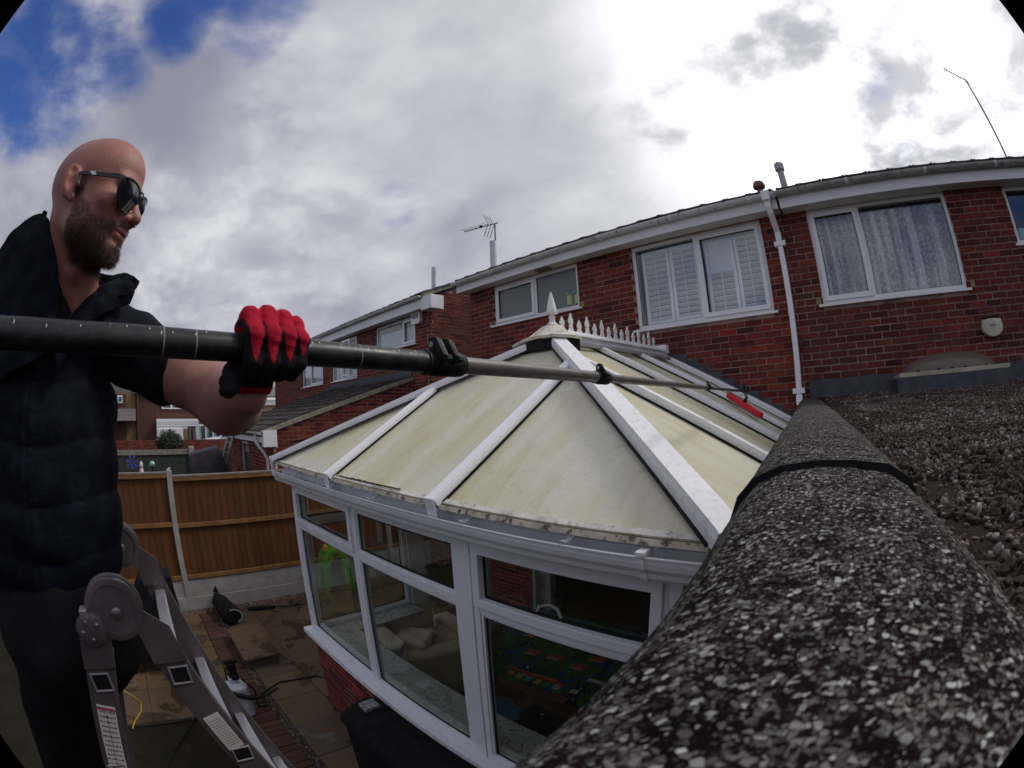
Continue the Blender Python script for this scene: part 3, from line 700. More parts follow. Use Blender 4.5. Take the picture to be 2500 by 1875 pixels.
MB().tube([(XE+.012, 2.9, -.42), (XE+.012, 3.4, -.36), (XE+.012, 4.4, -.38)], .012, 5).build('cable', MBLACKR, ex)

# ------------------------------------------------------------------ garage with felted parapet, gravel roof
cd = Vector((-.102, .9948, 0)); cs_ = Vector((.9948, .102, 0))      # along / across the parapet
def cc(y, o, z): return Vector((.03, 0, 0)) + cd*(y/.9948) + cs_*o + Vector((0, 0, z))
def ctop(y): return -.104 + .0115*(y-.7)
ga = root('garage', (1.5, 2.5, GZ), 'flat roofed garage under the camera with a felt-capped parapet', 'garage')
mf = Mat('mineral_felt', .95, 0, .05); _p = mf.pos()
wob = mf.n('ShaderNodeTexNoise'); mf.l(_p, wob.inputs['Vector']); wob.inputs['Scale'].default_value = 130; wob.inputs['Detail'].default_value = 3
wv_ = mf.n('ShaderNodeVectorMath', operation='SCALE'); mf.l(wob.outputs['Color'], wv_.inputs[0]); wv_.inputs['Scale'].default_value = .006
wa = mf.n('ShaderNodeVectorMath', operation='ADD'); mf.l(_p, wa.inputs[0]); mf.l(wv_.outputs[0], wa.inputs[1])
vd = mf.n('ShaderNodeTexVoronoi', feature='F1'); mf.l(wa.outputs[0], vd.inputs['Vector']); vd.inputs['Scale'].default_value = 250
ve = mf.n('ShaderNodeTexVoronoi', feature='DISTANCE_TO_EDGE'); mf.l(wa.outputs[0], ve.inputs['Vector']); ve.inputs['Scale'].default_value = 250
vs_ = mf.n('ShaderNodeSeparateColor'); mf.l(vd.outputs['Color'], vs_.inputs[0])
patch = mf.noise(_p, 17, 6, .7); sp_ = mf.n('ShaderNodeSeparateXYZ'); mf.l(_p, sp_.inputs[0])
thr = mf.math('ADD', mf.math('ADD', mf.math('MULTIPLY', vs_.outputs[0], .58), mf.math('MULTIPLY', patch, .78)), mf.math('MULTIPLY', mf.rng(sp_.outputs[1], .1, 2.5, 0, 1), .16))
chip = mf.math('MULTIPLY', mf.rng(thr, .695, .80), mf.rng(ve.outputs['Distance'], .02, .10))
vd2 = mf.n('ShaderNodeTexVoronoi', feature='F1'); mf.l(wa.outputs[0], vd2.inputs['Vector']); vd2.inputs['Scale'].default_value = 480
v2s = mf.n('ShaderNodeSeparateColor'); mf.l(vd2.outputs['Color'], v2s.inputs[0])
chip = mf.math('MAXIMUM', chip, mf.math('MULTIPLY', mf.rng(mf.math('ADD', mf.math('MULTIPLY', v2s.outputs[0], .7), mf.math('MULTIPLY', mf.noise(_p, 34, 4, .6), .6)), .83, .92), .5))
cc_ = mf.ramp(vs_.outputs[1], [(0, (.04, .037, .037)), (.4, (.11, .105, .098)), (.75, (.23, .23, .215)), (1, (.42, .43, .40))])
col = mf.mix(chip, mf.mix(mf.rng(patch, .35, .65), (.004, .0025, .003), (.013, .006, .007)), cc_)
lich = mf.rng(mf.noise(_p, 31, 6, .7), .74, .77); col = mf.mix(lich, col, (.20, .14, .03))
fine_ = mf.rng(mf.noise(_p, 420, 3, .6), .62, .72, 0, .4); col = mf.mix(fine_, col, (.13, .12, .115))
mf.color(col); mf.bump(mf.math('ADD', mf.math('MULTIPLY', chip, 1.), mf.math('MULTIPLY', mf.noise(_p, 300, 3), .5)), .9, .0035); MFELT = mf.m
prof = [(-.150, -.19), (-.152, -.13), (-.150, -.085), (-.140, -.05), (-.115, -.022), (-.075, -.006), (-.02, 0), (.04, -.003), (.098, -.012), (.134, -.034), (.155, -.07), (.160, -.115), (.16, -.19)]
def cope(y0, y1, dz=0., sc=1., sh=0.):
    b = MB(); n = max(2, int((y1-y0)/.06)); rings = []
    for i in range(n+1):
        y = y0+(y1-y0)*i/n
        q_ = sh*min(1, max(0, (.72-y)/.45))
        rings.append([cc(y, o*sc + q_ + .002*mnoise.noise(Vector((y*3, o*9, dz))), ctop(y)+z*sc+dz + .003*mnoise.noise(Vector((y*5, o*14, 2+dz)))) for o, z in prof])
    b.loft(rings); return b
cope(.70, 4.98, .010, 1.02).build('felt_cap', MFELT, ga, smooth=True)
cope(-1.2, .725, .0, .985, .008).build('felt_cap', MFELT, ga, smooth=True)
cope(4.98, 5.16, .012, 1.035).build('felt_cap', MFELT, ga, smooth=True); cope(5.13, 5.28, .017, 1.05).build('felt_cap', MFELT, ga, smooth=True)
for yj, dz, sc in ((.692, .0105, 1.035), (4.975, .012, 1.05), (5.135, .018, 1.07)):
    b = MB(); b.loft([[cc(y, o*sc, ctop(y)+z*sc+dz) for o, z in prof] for y in (yj, yj+.006)]); b.build('lap_edge_shadow', MBLACKR, ga, smooth=True)  # black band: butt edge of the felt lap, its shadow painted in
b = MB()
for s_ in (-1,):
    b.add([cc(-1.2, -.15, GZ), cc(5.28, -.15, GZ), cc(5.28, -.15, -.1), cc(-1.2, -.15, -.25), cc(-1.2, .15, GZ), cc(5.28, .15, GZ), cc(5.28, .15, -.15), cc(-1.2, .15, -.28)],
          [(0,1,2,3),(4,7,6,5),(0,3,7,4),(1,5,6,2),(3,2,6,7)])
b.build('parapet_wall', MBRICKD, ga)
def roofz(x, y): return -.035 - .036*(5.3-y)
b = MB(); b.add([cc(-1.2, .1, roofz(0, -1.2)), cc(5.29, .1, roofz(0, 5.29)), (6, 5.28, roofz(0, 5.28)), (6, -1.2, roofz(0, -1.2)), (6, -1.2, GZ), (6, 5.28, GZ)], [(0, 3, 2, 1), (3, 4, 5, 2)])
b.add([cc(-1.2, .15, GZ), cc(-1.2, .15, roofz(0, -1.2)), (6, -1.2, roofz(0, -1.2)), (6, -1.2, GZ)], [(0, 1, 2, 3)])
mr = Mat('roof_moss_bed', .95, 0, .2); _p = mr.pos(); mr.color(mr.ramp(mr.noise(_p, 14, 7, .7), [(.35, (.008, .005, .004)), (.55, (.02, .011, .008)), (.75, (.034, .018, .013))])); mr.bump(mr.noise(_p, 90, 5, .7), .9, .012)
b.build('roof_deck', mr.m, ga)
R_ = np.random.RandomState(11); pts = []
for _ in range(52000):
    y = 5.27 - 5.2*R_.uniform()**.8; xl = .03 - .1025*y + .155
    x = xl + (R_.uniform()**1.4)*(5.4 if y > 2 else 2.6)
    mn = mnoise.noise(Vector((x*4, y*4, 0)))
    if mn < -.02 and R_.uniform() < .85: continue
    if x < xl + .10 + .08*mn and R_.uniform() < .8: continue
    if y < 1.6 and x - xl < .6 and R_.uniform() < .35: continue
    pts.append((x, y, roofz(x, y) + R_.uniform(-.002, .012)))
def rs(p):
    return R_.uniform(.0035, .0095)*(1.6 if R_.uniform() < .1 else 1)
stones('gravel', pts, rs, MGRAV, par=ga)
# moss tufts between the stones
mm = simple('moss_brown', (.026, .014, .009), .95, var=.5, vs=30)
pts = [(.15+R_.uniform()**1.3*2.4-.1*y, y, roofz(0, y)+.002) for y in .1+4.8*R_.uniform(0, 1, 30000)**1.25]
stones('moss', [p for p in pts if mnoise.noise(Vector((p[0]*4, p[1]*4, 0))) < .16 and p[0] > .17-.1025*p[1]], lambda p: R_.uniform(.006, .018), mm, par=ga)
# rooflight with cream kerb trim and smoky dome
rl = root('rooflight', (1.2, 5.0, 0), 'low domed rooflight with a cream front rail on the gravel roof against the wall', 'rooflight')
MDOME = Mat('smoky_dome', .3, 0, .5); MDOME.color((.13, .11, .09)); MDOME.b.inputs['Alpha'].default_value = .78
rings = []
for i in range(11):
    ph = math.pi*.5*i/10; rings.append([(1.18 + .62*math.cos(t)*math.cos(ph), 4.93 + .30*math.sin(t)*math.cos(ph), .10+.20*math.sin(ph)) for t in [2*math.pi*k/28 for k in range(28)]])
MB().loft(rings).build('dome', MDOME.m, rl, smooth=True)
MB().box(.52, 1.86, 4.60, 4.66, .085, .125).box(.52, .58, 4.66, 5.25, .085, .115).box(1.80, 1.86, 4.66, 5.25, .085, .115).build('trim', simple('cream_trim', (.40, .37, .28), .6, grime=((.12, .1, .07), 12, .55, .75)), rl, bevel=.004)
MB().box(.50, 1.88, 4.58, 5.26, -.12, .083).build('kerb', MLEAD, rl)
for x_ in (.74, .98, 1.14, 1.30, 1.56):
    MB().lathe((x_, 4.63, .122), [(.018, 0), (.018, .014), (.008, .02)], 8).build('fixing_cap', MBLACKR, rl)

# ------------------------------------------------------------------ garden fence on the left boundary
XF = -8.2
fe = root('garden_fence', (XF, 1.5, GZ), 'orange-brown featheredge fence panels between concrete posts beside the patio', 'fence')
mw = Mat('fence_timber', .8, 0, .3); _p = mw.pos((3, 3, .35)); c = mw.ramp(mw.rand(), [(0, (.090, .032, .010)), (.5, (.125, .046, .014)), (1, (.078, .030, .010))])
c = mw.mix(mw.rng(mw.noise(_p, 8, 6, .6), .45, .7, 0, .6), c, (.06, .02, .008))
kn = mw.rng(mw.vor(mw.pos((1, 1, .5)), 7), .03, .085, 1, 0); c = mw.mix(mw.math('MULTIPLY', kn, .7), c, (.04, .015, .008)); mw.color(c); mw.bump(mw.noise(_p, 30, 5), .3, .004); MFENCE = mw.m
MRAIL = simple('fence_rail', (.19, .088, .027), .75, var=.2, vs=5, grime=((.12, .05, .02), 9, .6, .75))
MCONC = simple('concrete_pale', (.30, .285, .275), .9, var=.12, vs=5, bump=.3, bs=120, grime=((.16, .15, .13), 7, .55, .8))
FT = -.93
def fence_bay(ya, yb, zt, off):
    y = ya + .05
    while y < yb - .05:
        w = min(.128, yb-.05-y)
        b = MB(); b.prism([(XF+off+.011, y, GZ+.55), (XF+off+.004, y+w+.006, GZ+.55), (XF+off-.004, y+w+.006, GZ+.55), (XF+off-.006, y, GZ+.55)], (0, 0, zt-.07-(GZ+.55)))
        b.build('board', MFENCE, fe, fix=False); y += w
    for z_ in (zt-.105, (zt+GZ+.55)/2+.02, GZ+.57):
        MB().box(XF+off+.017, XF+off+.055, ya+.05, yb-.05, z_, z_+.075).build('rail', MRAIL, fe, bevel=.004)
    MB().box(XF+off-.03, XF+off+.06, ya+.04, yb-.04, zt-.03, zt-.002).build('capping', simple('grey_capping', (.20, .18, .16), .8), fe)
    MB().box(XF+off-.03, XF+off+.035, ya+.02, yb-.02, GZ+.24, GZ+.55).build('gravel_board', MCONC, fe, bevel=.006)
    MB().box(XF+off-.03, XF+off+.055, ya+.02, yb-.02, GZ-.02, GZ+.235).build('gravel_board', MCONC, fe, bevel=.006)
posts = [-5.2, -3.38, -1.5, .38, 3.0, 4.8, 6.4]
for i, (ya, yb) in enumerate(zip(posts, posts[1:])):
    fence_bay(ya, yb, -.84 if yb <= .5 else -.90, 0)
for y_ in posts:
    MB().prism([(XF-.05, y_-.05, GZ-.02), (XF+.06, y_-.05, GZ-.02), (XF+.06, y_+.05, GZ-.02), (XF-.05, y_+.05, GZ-.02)], (0, 0, 3.3-.80)).prism([(XF-.05, y_-.05, -.82), (XF+.06, y_-.05, -.82), (XF+.005, y_-.0, -.77)], (0, .05, 0)).build('post', MCONC, fe, bevel=.008)
# ------------------------------------------------------------------ conservatory
CF = 1.50                                            # plane of the front frames
cv = root('conservatory', (-2.5, 3.3, GZ), 'white framed conservatory with a grimy cream polycarbonate roof and spiked ridge cresting', 'conservatory')
LLc, RRc, TP = Vector((-4.657, 1.42, -.415)), Vector((-.43, 1.42, -.452)), Vector((-2.40, 3.10, .60))
RW = Vector((-2.40, D-.015, .60)); LW = Vector((-4.657, D-.015, -.415)); RWc = Vector((-.43, D-.015, -.452))
def roof_mat(name, sc, seed):
    m = Mat(name, .32, 0, .45); p = m.pos(sc); q = m.pos()
    st = m.noise(p, 1.0, 5, .6, .6); fine = m.noise(q, 60, 5, .7); big = m.noise(m.pos((.7, .7, .7), (0, 0, seed)), 1.3, 3)
    c = m.mix(m.rng(m.math('ADD', st, m.math('MULTIPLY', big, .5)), .62, .95), (.84, .83, .70), (.72, .66, .42))
    c = m.mix(m.rng(m.noise(p, 2.4, 4, .55, .8), .55, .84, 0, .5), c, (.52, .46, .25))
    c = m.mix(m.rng(fine, .46, .72, 0, .28), c, (.50, .46, .26)); c = m.mix(m.rng(m.noise(q, 7, 7, .72), .54, .72, 0, .35), c, (.46, .42, .20))
    c = m.mix(m.rng(m.noise(q, 1.3, 3), .5, .72, 0, .6), c, (.70, .75, .70))
    m.color(c); m.roughn(m.rng(fine, .3, .7, .28, .55)); m.bump(m.math('ADD', fine, m.math('MULTIPLY', m.noise(q, 16, 3), .8)), .28, .004)
    tl = m.n('ShaderNodeBsdfTranslucent'); m.l(c, tl.inputs[0]); ms_ = m.n('ShaderNodeMixShader'); ms_.inputs[0].default_value = .30
    m.l(m.b.outputs[0], ms_.inputs[1]); m.l(tl.outputs[0], ms_.inputs[2]); m.l(ms_.outputs[0], m.t.nodes['Material Output'].inputs[0]); return m.m
MRF = roof_mat('polycarbonate_front', (2.3, .5, .5), 0.)
MRS = roof_mat('polycarbonate_side', (.5, 2.0, .5), 1.2)
def panel(poly, m):
    poly = [Vector(p) for p in poly]; n = (poly[1]-poly[0]).cross(poly[2]-poly[0]).normalized()
    if n.z < 0: n = -n
    c = sum(poly, Vector())/len(poly); poly = [c + (p-c)*1.0 - n*.012 for p in poly]
    return MB().prism(poly, n*-.022).build('roof_panel', m, cv)
zf = lambda y: -.435 + (y-1.42)*(1.035/1.68)
yB, yC = 2.487, 2.665
Bb, Bt = Vector((-3.224, 1.42, -.428)), LLc.lerp(TP, .635)
Cb, Ct = Vector((-1.89, 1.42, -.440)), RRc.lerp(TP, .741)
panel([LLc, Bb, Bt], MRF); panel([Bb, Cb, Ct, TP, Bt], MRF); panel([Cb, RRc, Ct], MRF)
ys = [2.76, 3.62, 4.42]
def rp(t, y): return Vector((RRc.x + (TP.x-RRc.x)*t, y, RRc.z + (TP.z-RRc.z)*t))
def lp(t, y): return Vector((LLc.x + (TP.x-LLc.x)*t, y, LLc.z + (TP.z-LLc.z)*t))
tE = (ys[0]-1.42)/1.68; He, Hl = rp(tE, ys[0]), lp(tE, ys[0])
for f_, cn in ((rp, RRc), (lp, LLc)):
    h_ = f_(tE, ys[0])
    panel([f_(0, 1.42), f_(0, ys[0]), h_], MRS)
    panel([f_(0, ys[0]), f_(0, ys[1]), f_(1, ys[1]), f_(1, 3.10), h_], MRS)
    panel([f_(0, ys[1]), f_(0, ys[2]), f_(1, ys[2]), f_(1, ys[1])], MRS)
    panel([f_(0, ys[2]), f_(0, D-.015), f_(1, D-.015), f_(1, ys[2])], MRS)
MBAR = simple('white_glazing_bar', (.82, .82, .84), .4, var=.03, vs=2, grime=((.58, .58, .56), 24, .55, .85))
MBARD = simple('white_glazing_bar_grimy', (.80, .80, .81), .45, var=.05, vs=3, grime=((.52, .52, .50), 30, .50, .75))
def bar(a, b, up, w=.072, h=.045, m=None, gask=True, cap=True):
    a, b = Vector(a), Vector(b); d = (b-a).normalized(); up = (Vector(up) - d*Vector(up).dot(d)).normalized(); sd = d.cross(up)
    a2 = a - d*.035; hw = w/2
    sec = [(-hw, -.006), (-hw, h*.55), (-hw*.86, h), (hw*.86, h), (hw, h*.55), (hw, -.006)]
    o = MB().loft([[p + sd*x + up*y for x, y in sec] for p in (a2, b)]).build('glazing_bar', m or MBAR, cv)
    if gask:
        for s_ in (-1, 1):
            c_ = sd*(hw+.005)*s_
            MB().beam(a + c_ + up*-.003, b + c_ + up*-.003, .010, .012, up).build('gasket', MBLACKR, o)
    if cap:
        n = d.cross(sd); e = a2 - d*.001
        dn = Vector((0, 0, -1))
        MB().prism([e + sd*(-hw*1.03) + up*h*1.04, e + sd*(hw*1.03) + up*h*1.04, e + sd*(hw*1.03) + up*-.004 + dn*.085, e + sd*(-hw*1.03) + up*-.004 + dn*.085], d*-.007).build('end_cap', MWHITEC, o, bevel=.003)
    return o
nF = (Bb-LLc).cross(TP-LLc).normalized(); nF = nF if nF.z > 0 else -nF
nR = Vector((1.05, 0, 1.97)).normalized(); nL = Vector((-1.015, 0, 2.257)).normalized()
hipD = bar(RRc, RRc.lerp(TP, .985), (nF+nR), .118, .07, MBARD)
hipA = bar(LLc, LLc.lerp(TP, .985), (nF+nL), .105, .06)
# second, lower face of the two-sided hip caps
for cn, n_ in ((RRc, nR), (LLc, nL)):
    pass
bar(Bb, Bb.lerp(Bt, .985), nF); bar(Cb, Cb.lerp(Ct, .975), nF, .078)
bar(rp(0, ys[0]), rp(tE*.965, ys[0]), nR, .075, .05, MBARD); bar(lp(0, ys[0]), lp(tE*.97, ys[0]), nL)
for y_ in ys[1:]:
    bar(rp(0, y_), rp(.985, y_), nR, .07, .045, MBARD if y_ < 4 else MBAR); bar(lp(0, y_), lp(.985, y_), nL)
bar(rp(0, D-.075), rp(.99, D-.075), nR, .10, .05); bar(lp(0, D-.075), lp(.99, D-.075), nL, .10, .05)
MB().beam(rp(0, D-.20)+nR*.012, rp(.97, D-.20)+nR*.012, .05, .018, nR).build('flashing_rail', MWHITEC, cv)
# eaves closure strips under the panels, with grime and moss
MDIRTY = simple('grimy_trim', (.50, .46, .36), .8, var=.2, vs=12, grime=((.09, .075, .045), 26, .50, .62), bump=.5, bs=90)
for a_, b_ in ((LLc, Bb), (Bb, Cb), (Cb, RRc)):
    a_, b_ = a_.lerp(b_, .03), b_.lerp(a_, .03)
    b = MB(); n = 24; rr = []
    for i in range(n+1):
        p = a_.lerp(b_, i/n); w_ = .003*mnoise.noise(Vector((p.x*9, 0, 3)))
        dy = -.02; rr.append([p+Vector((0, dy, -.012)), p+Vector((0, dy-.010, -.034+w_)), p+Vector((0, .02, -.052+w_*2)), p+Vector((0, .06, -.048)), p+Vector((0, .06, -.034))])
    b.loft(rr).build('closure_trim', MDIRTY, cv)
    MB().beam(a_+Vector((0, .012, -.001)), b_+Vector((0, .012, -.001)), .03, .010, nF).build('closure_lip', simple('aged_white_trim', (.58, .56, .50), .6, grime=((.22, .2, .14), 18, .5, .7)), cv)
for f_ in (rp, lp):
    MB().beam(f_(0, 1.45), f_(0, D-.1), .04, .05, (0, 0, 1), -.04).build('closure_trim', MDIRTY, cv)
# moss along the middle pane's lower edge
R_ = np.random.RandomState(2); mpts = []
for _ in range(2600):
    t = R_.uniform(.05, .72); p = Bb.lerp(Cb, t); k = abs(mnoise.noise(Vector((t*14, 0, 0))))*.022*math.sin(math.pi*min(1, (t-.04)/.62)) + .002
    d_ = R_.uniform()*k; mpts.append((p.x, p.y+.012+d_, zf(p.y+.012+d_)+.004))
stones('moss', mpts, lambda p: R_.uniform(.0022, .0055), simple('moss_green', (.035, .04, .010), .95, var=.5, vs=40), par=cv)
# ridge, crown, finial and cresting
RX = -2.40; RZ = .60
MB().box(RX-.10, RX+.10, 3.14, D-.02, RZ-.02, RZ+.045).build('ridge_body', MBAR, cv, bevel=.006)
MB().prism([(RX-.13, 3.05, RZ+.036), (RX+.13, 3.05, RZ+.036), (RX+.125, 3.05, RZ+.06), (RX+.05, 3.05, RZ+.09), (RX-.05, 3.05, RZ+.09), (RX-.125, 3.05, RZ+.06)], (0, D-.11-3.05, 0)).build('ridge_cap', MBAR, cv, bevel=.004)
for s_ in (-1, 1):
    MB().beam((RX+s_*.16, 3.2, RZ-.045), (RX+s_*.16, D-.05, RZ-.045), .05, .03).build('ridge_seal', simple('seal_grey', (.30, .30, .30), .6), cv)
MB().box(RX-.13, RX+.13, D-.115, D-.02, RZ+.02, RZ+.125).build('ridge_end_box', MWHITEC, cv, bevel=.01)
# crown cap: flared skirt over the black seal block
b = MB(); sect = []
for k in range(25):
    t = k/24; ang = math.pi*(1.0 + t*1.0)
    sect.append(t)
cx, cy = RX, 3.10
ringo = [(cx-.40, cy-.02), (cx-.36, cy-.13), (cx-.16, cy-.20), (cx, cy-.215), (cx+.16, cy-.20), (cx+.29, cy-.13), (cx+.31, cy-.02), (cx+.16, cy+.14), (cx-.16, cy+.14)]
ringi = [(cx-.10, cy), (cx-.09, cy-.05), (cx-.04, cy-.08), (cx, cy-.085), (cx+.04, cy-.08), (cx+.08, cy-.05), (cx+.09, cy), (cx+.05, cy+.08), (cx-.05, cy+.08)]
rz = [.585, .580, .60, .605, .60, .580, .575, .63, .63]
MCRM = simple('cap_aged_cream', (.60, .57, .47), .6, var=.12, vs=9, grime=((.25, .22, .13), 15, .5, .72))
b.loft([[(x, y, z-.012) for (x, y), z in zip(ringo, rz)], [(x, y, z+.012) for (x, y), z in zip(ringo, rz)],
        [((x+x2)/2, (y+y2)/2, z*.45+.655*.55+.006) for (x, y), (x2, y2), z in zip(ringo, ringi, rz)], [(x, y, .715) for x, y in ringi], [(cx+(x-cx)*.3, cy+(y-cy)*.3, .735) for x, y in ringi]])
b.build('crown_cap', MCRM, cv, smooth=True)
b = MB(); b.loft([[(cx+(x-cx)*.93, cy+(y-cy)*.90, z-.085-(.02 if y < cy else 0)) for (x, y), z in zip(ringo, rz)], [(cx+(x-cx)*.94, cy+(y-cy)*.92, z-.010) for (x, y), z in zip(ringo, rz)]])
b.build('foam_block', MBLACKR, cv)
MCREST = simple('cresting_white', (.74, .74, .73), .45, var=.05, vs=5, grime=((.42, .38, .26), 30, .56, .75))
MB().lathe((RX, 3.10, .73), [(.055, 0), (.04, .012), (.028, .02), (.024, .055), (.032, .07), (.020, .082), (.02, .088), (.050, .098), (.052, .108), (.040, .15), (.026, .22), (.012, .275), (.002, .295)], 20).build('finial', MCREST, cv, smooth=True)
def spike(h):
    hw = [(0, .020), (.06, .017), (.20, .011), (.28, .015), (.34, .024), (.40, .010), (.47, .015), (.53, .038), (.57, .026), (.62, .034), (.70, .024), (.82, .014), (1, .001)]
    return [(-w, t*h) for t, w in hw] + [(w, t*h) for t, w in reversed(hw)]
y = 3.24; k = 0; mes = {}
while y < 5.12:
    h = .185 if k % 2 else .135
    if h not in mes:
        b = MB(); b.prism([(0, a, z) for a, z in spike(h)], (.014, 0, 0)); me = bpy.data.meshes.new('cresting_spike'); me.from_pydata(b.v, [], b.f); me.materials.append(MCREST); mes[h] = me
    link(mes[h], 'cresting_spike', None, cv, Vector((RX-.007, y, RZ+.088)) - wloc(cv))
    if y + .133 < 5.14:
        if 'u' not in mes:
            b = MB(); ro, ri = .067, .044; arc = [math.radians(200+d*14.2) for d in range(11)]
            arc = [math.radians(-200 + 22*i) for i in range(11)]
            o_ = [(math.cos(math.radians(160+220*i/12))*ro, math.sin(math.radians(160+220*i/12))*ro*1.05) for i in range(13)]
            i_ = [(math.cos(math.radians(160+220*i/12))*ri, math.sin(math.radians(160+220*i/12))*ri*1.05) for i in range(12, -1, -1)]
            vs = []; n = 13; b.v = []; 
            for (xo, zo), (xi, zi) in zip(o_, reversed(i_)):
                b.v += [(0, xo, zo), (.012, xo, zo), (.012, xi, zi), (0, xi, zi)]
            b.f = [tuple(4*i+q for q in f) for i in range(12) for f in ((0,1,5,4),(1,2,6,5),(2,3,7,6),(3,0,4,7))]
            me = bpy.data.meshes.new('cresting_loop'); me.from_pydata(b.v, [], b.f); me.materials.append(MCREST); mes['u'] = me
        link(mes['u'], 'cresting_loop', None, cv, Vector((RX-.006, y+.0665, RZ+.148)) - wloc(cv))
    y += .133; k += 1
# fascia, gutter with stop union, brackets
MFRM = simple('white_frame', (.70, .71, .75), .28, var=.03, vs=2, grime=((.45, .45, .43), 20, .62, .85))
MB().box(-4.60, -.45, 1.478, 1.50, -.640, -.487).build('fascia', MFRM, cv, bevel=.002)
og = [(1.478, -0.518), (1.474, -0.608), (1.455, -0.623), (1.405, -0.623), (1.392, -0.608), (1.386, -0.588), (1.368, -0.566), (1.362, -0.543), (1.362, -0.526), (1.354, -0.523), (1.354, -0.518), (1.369, -0.518), (1.369, -0.540), (1.376, -0.563), (1.395, -0.586), (1.400, -0.602), (1.410, -0.615), (1.452, -0.615), (1.467, -0.603), (1.470, -0.518)]
def gutter(x0, x1, g=0.):
    MB().loft([[(x, y + (1.42-y)*-g, z-(g*.06)) for y, z in og] for x in (x0, x1)]).build('gutter', MFRM, cv)
gutter(-4.62, -.72); gutter(-.70, -.44)
MB().loft([[(x, 1.42+(y-1.42)*1.10, -.565+(z+.565)*1.08) for y, z in og] for x in (-.725, -.695)]).build('gutter_union', MWHITEC, cv, bevel=.002)
MB().prism([(-.728, 1.345, -.515), (-.692, 1.345, -.515), (-.692, 1.40, -.515), (-.728, 1.40, -.515)], (0, 0, .018)).build('union_clip', MWHITEC, cv, bevel=.003)
MB().loft([[(x, 1.42+(y-1.42)*1.08, -.55+(z+.55)*1.08) for y, z in og] for x in (-4.68, -4.60)]).build('gutter_angle', MWHITEC, cv, bevel=.002)
for x_ in (-4.05, -3.3, -2.55, -1.65, -1.05):
    MB().prism([(x_-.012, 1.476, -.47), (x_-.012, 1.40, -.508), (x_-.012, 1.365, -.500), (x_-.012, 1.365, -.508), (x_-.012, 1.40, -.520), (x_-.012, 1.476, -.49)], (.024, 0, 0)).build('gutter_bracket', MWHITEC, cv)
# leaves and twigs lying in the left end of the gutter
R_ = np.random.RandomState(8); b = MB()
for _ in range(60):
    x_ = -4.55 + R_.uniform()*1.3; c_ = Vector((x_, 1.42+R_.uniform(-.03, .03), -.565+R_.uniform(0, .03))); a_ = R_.uniform(0, 6.28)
    b.obox(c_, (math.cos(a_), math.sin(a_), R_.uniform(-.5, .5)), (-math.sin(a_), math.cos(a_), 0), (0, 0, 1), R_.uniform(.008, .03), .004, .002)
b.build('leaf_litter', simple('litter_brown', (.22, .17, .12), .9, var=.4, vs=60), cv, kind='stuff')

# frames: O/U/N basis for the three glazed sides
def cons_frame(O, U, Nn, panels, zb, zt, tr):
    """panels: (u0, u1, opening toplight?)"""
    z8 = zt
    for (u0, u1, op) in panels:
        b = MB(); frame_ring(b, O, U, Nn, u0, u1, zb, zt, .045, -.075, -.005)
        b.obox(wall_pt(O, U, Nn, (u0+u1)/2, tr, -.04), U, Nn, (0, 0, 1), (u1-u0)/2-.045, .034, .032)
        fr = b.build('window', MFRM, cv, bevel=.003)
        b = MB(); frame_ring(b, O, U, Nn, u0+.045, u1-.045, zb+.045, tr-.032, .016, -.05, -.014); b.build('bead', MFRM, fr, bevel=.002)
        gasket(fr, O, U, Nn, u0+.061, u1-.061, zb+.061, tr-.048, -.032, .015); pane(fr, O, U, Nn, u0+.062, u1-.062, zb+.062, tr-.049, -.038, MGLASSC)
        if op:
            b = MB(); frame_ring(b, O, U, Nn, u0+.018, u1-.018, tr+.014, zt-.020, .052, -.03, .012); b.build('sash', MFRM, fr, bevel=.004)
            a_, c_, za, zc = u0+.070, u1-.070, tr+.066, zt-.072
        else:
            b = MB(); frame_ring(b, O, U, Nn, u0+.045, u1-.045, tr+.032, zt-.045, .016, -.05, -.014); b.build('bead', MFRM, fr, bevel=.002)
            a_, c_, za, zc = u0+.061, u1-.061, tr+.048, zt-.061
        gasket(fr, O, U, Nn, a_, c_, za, zc, -.032, .015); pane(fr, O, U, Nn, a_+.001, c_-.001, za+.001, zc-.001, -.038, MGLASSC)
ZB, ZH, TR = -2.235, -.640, -1.035
cons_frame((0, CF, 0), UX, NY, [(-4.40, -3.10, True), (-3.095, -1.865, False), (-1.76, -.66, True)], ZB, ZH, TR)
MB().box(-4.46, -4.403, CF+.0, CF+.07, ZB, ZH).build('corner_post', MFRM, cv, bevel=.004)
MB().box(-1.862, -1.763, CF-.002, CF+.07, ZB, ZH).build('post', MFRM, cv, bevel=.004)
MB().box(-.657, -.60, CF+.0, CF+.07, ZB, ZH).build('corner_post', MFRM, cv, bevel=.004)
MB().box(-4.52, -.45, CF-.085, CF+.07, ZB-.035, ZB-.002).prism([(-4.52, CF-.085, ZB-.035), (-4.52, CF-.085, ZB-.06), (-4.52, CF-.07, ZB-.06), (-4.52, CF-.07, ZB-.035)], (4.0, 0, 0)).build('sill', MFRM, cv, bevel=.004)
XL = -4.46
cons_frame((XL, CF+.07, 0), (0, 1, 0), (-1, 0, 0), [(.0, 1.22, False)], ZB, ZH, TR)
MB().box(XL, XL+.10, 2.80, 3.02, -3.2, ZH).build('post', MFRM, cv, bevel=.004)
cons_frame((XL, 3.02, 0), (0, 1, 0), (-1, 0, 0), [(.0, 1.0, False), (1.02, 2.02, False)], -3.2, ZH, -.9)
MB().box(XL-.08, XL+.07, CF+.07, 2.80, ZB-.035, ZB-.002).build('sill', MFRM, cv)
MB().box(XL, XL+.05, 5.04, D-.01, -3.2, ZH).build('post', MFRM, cv)
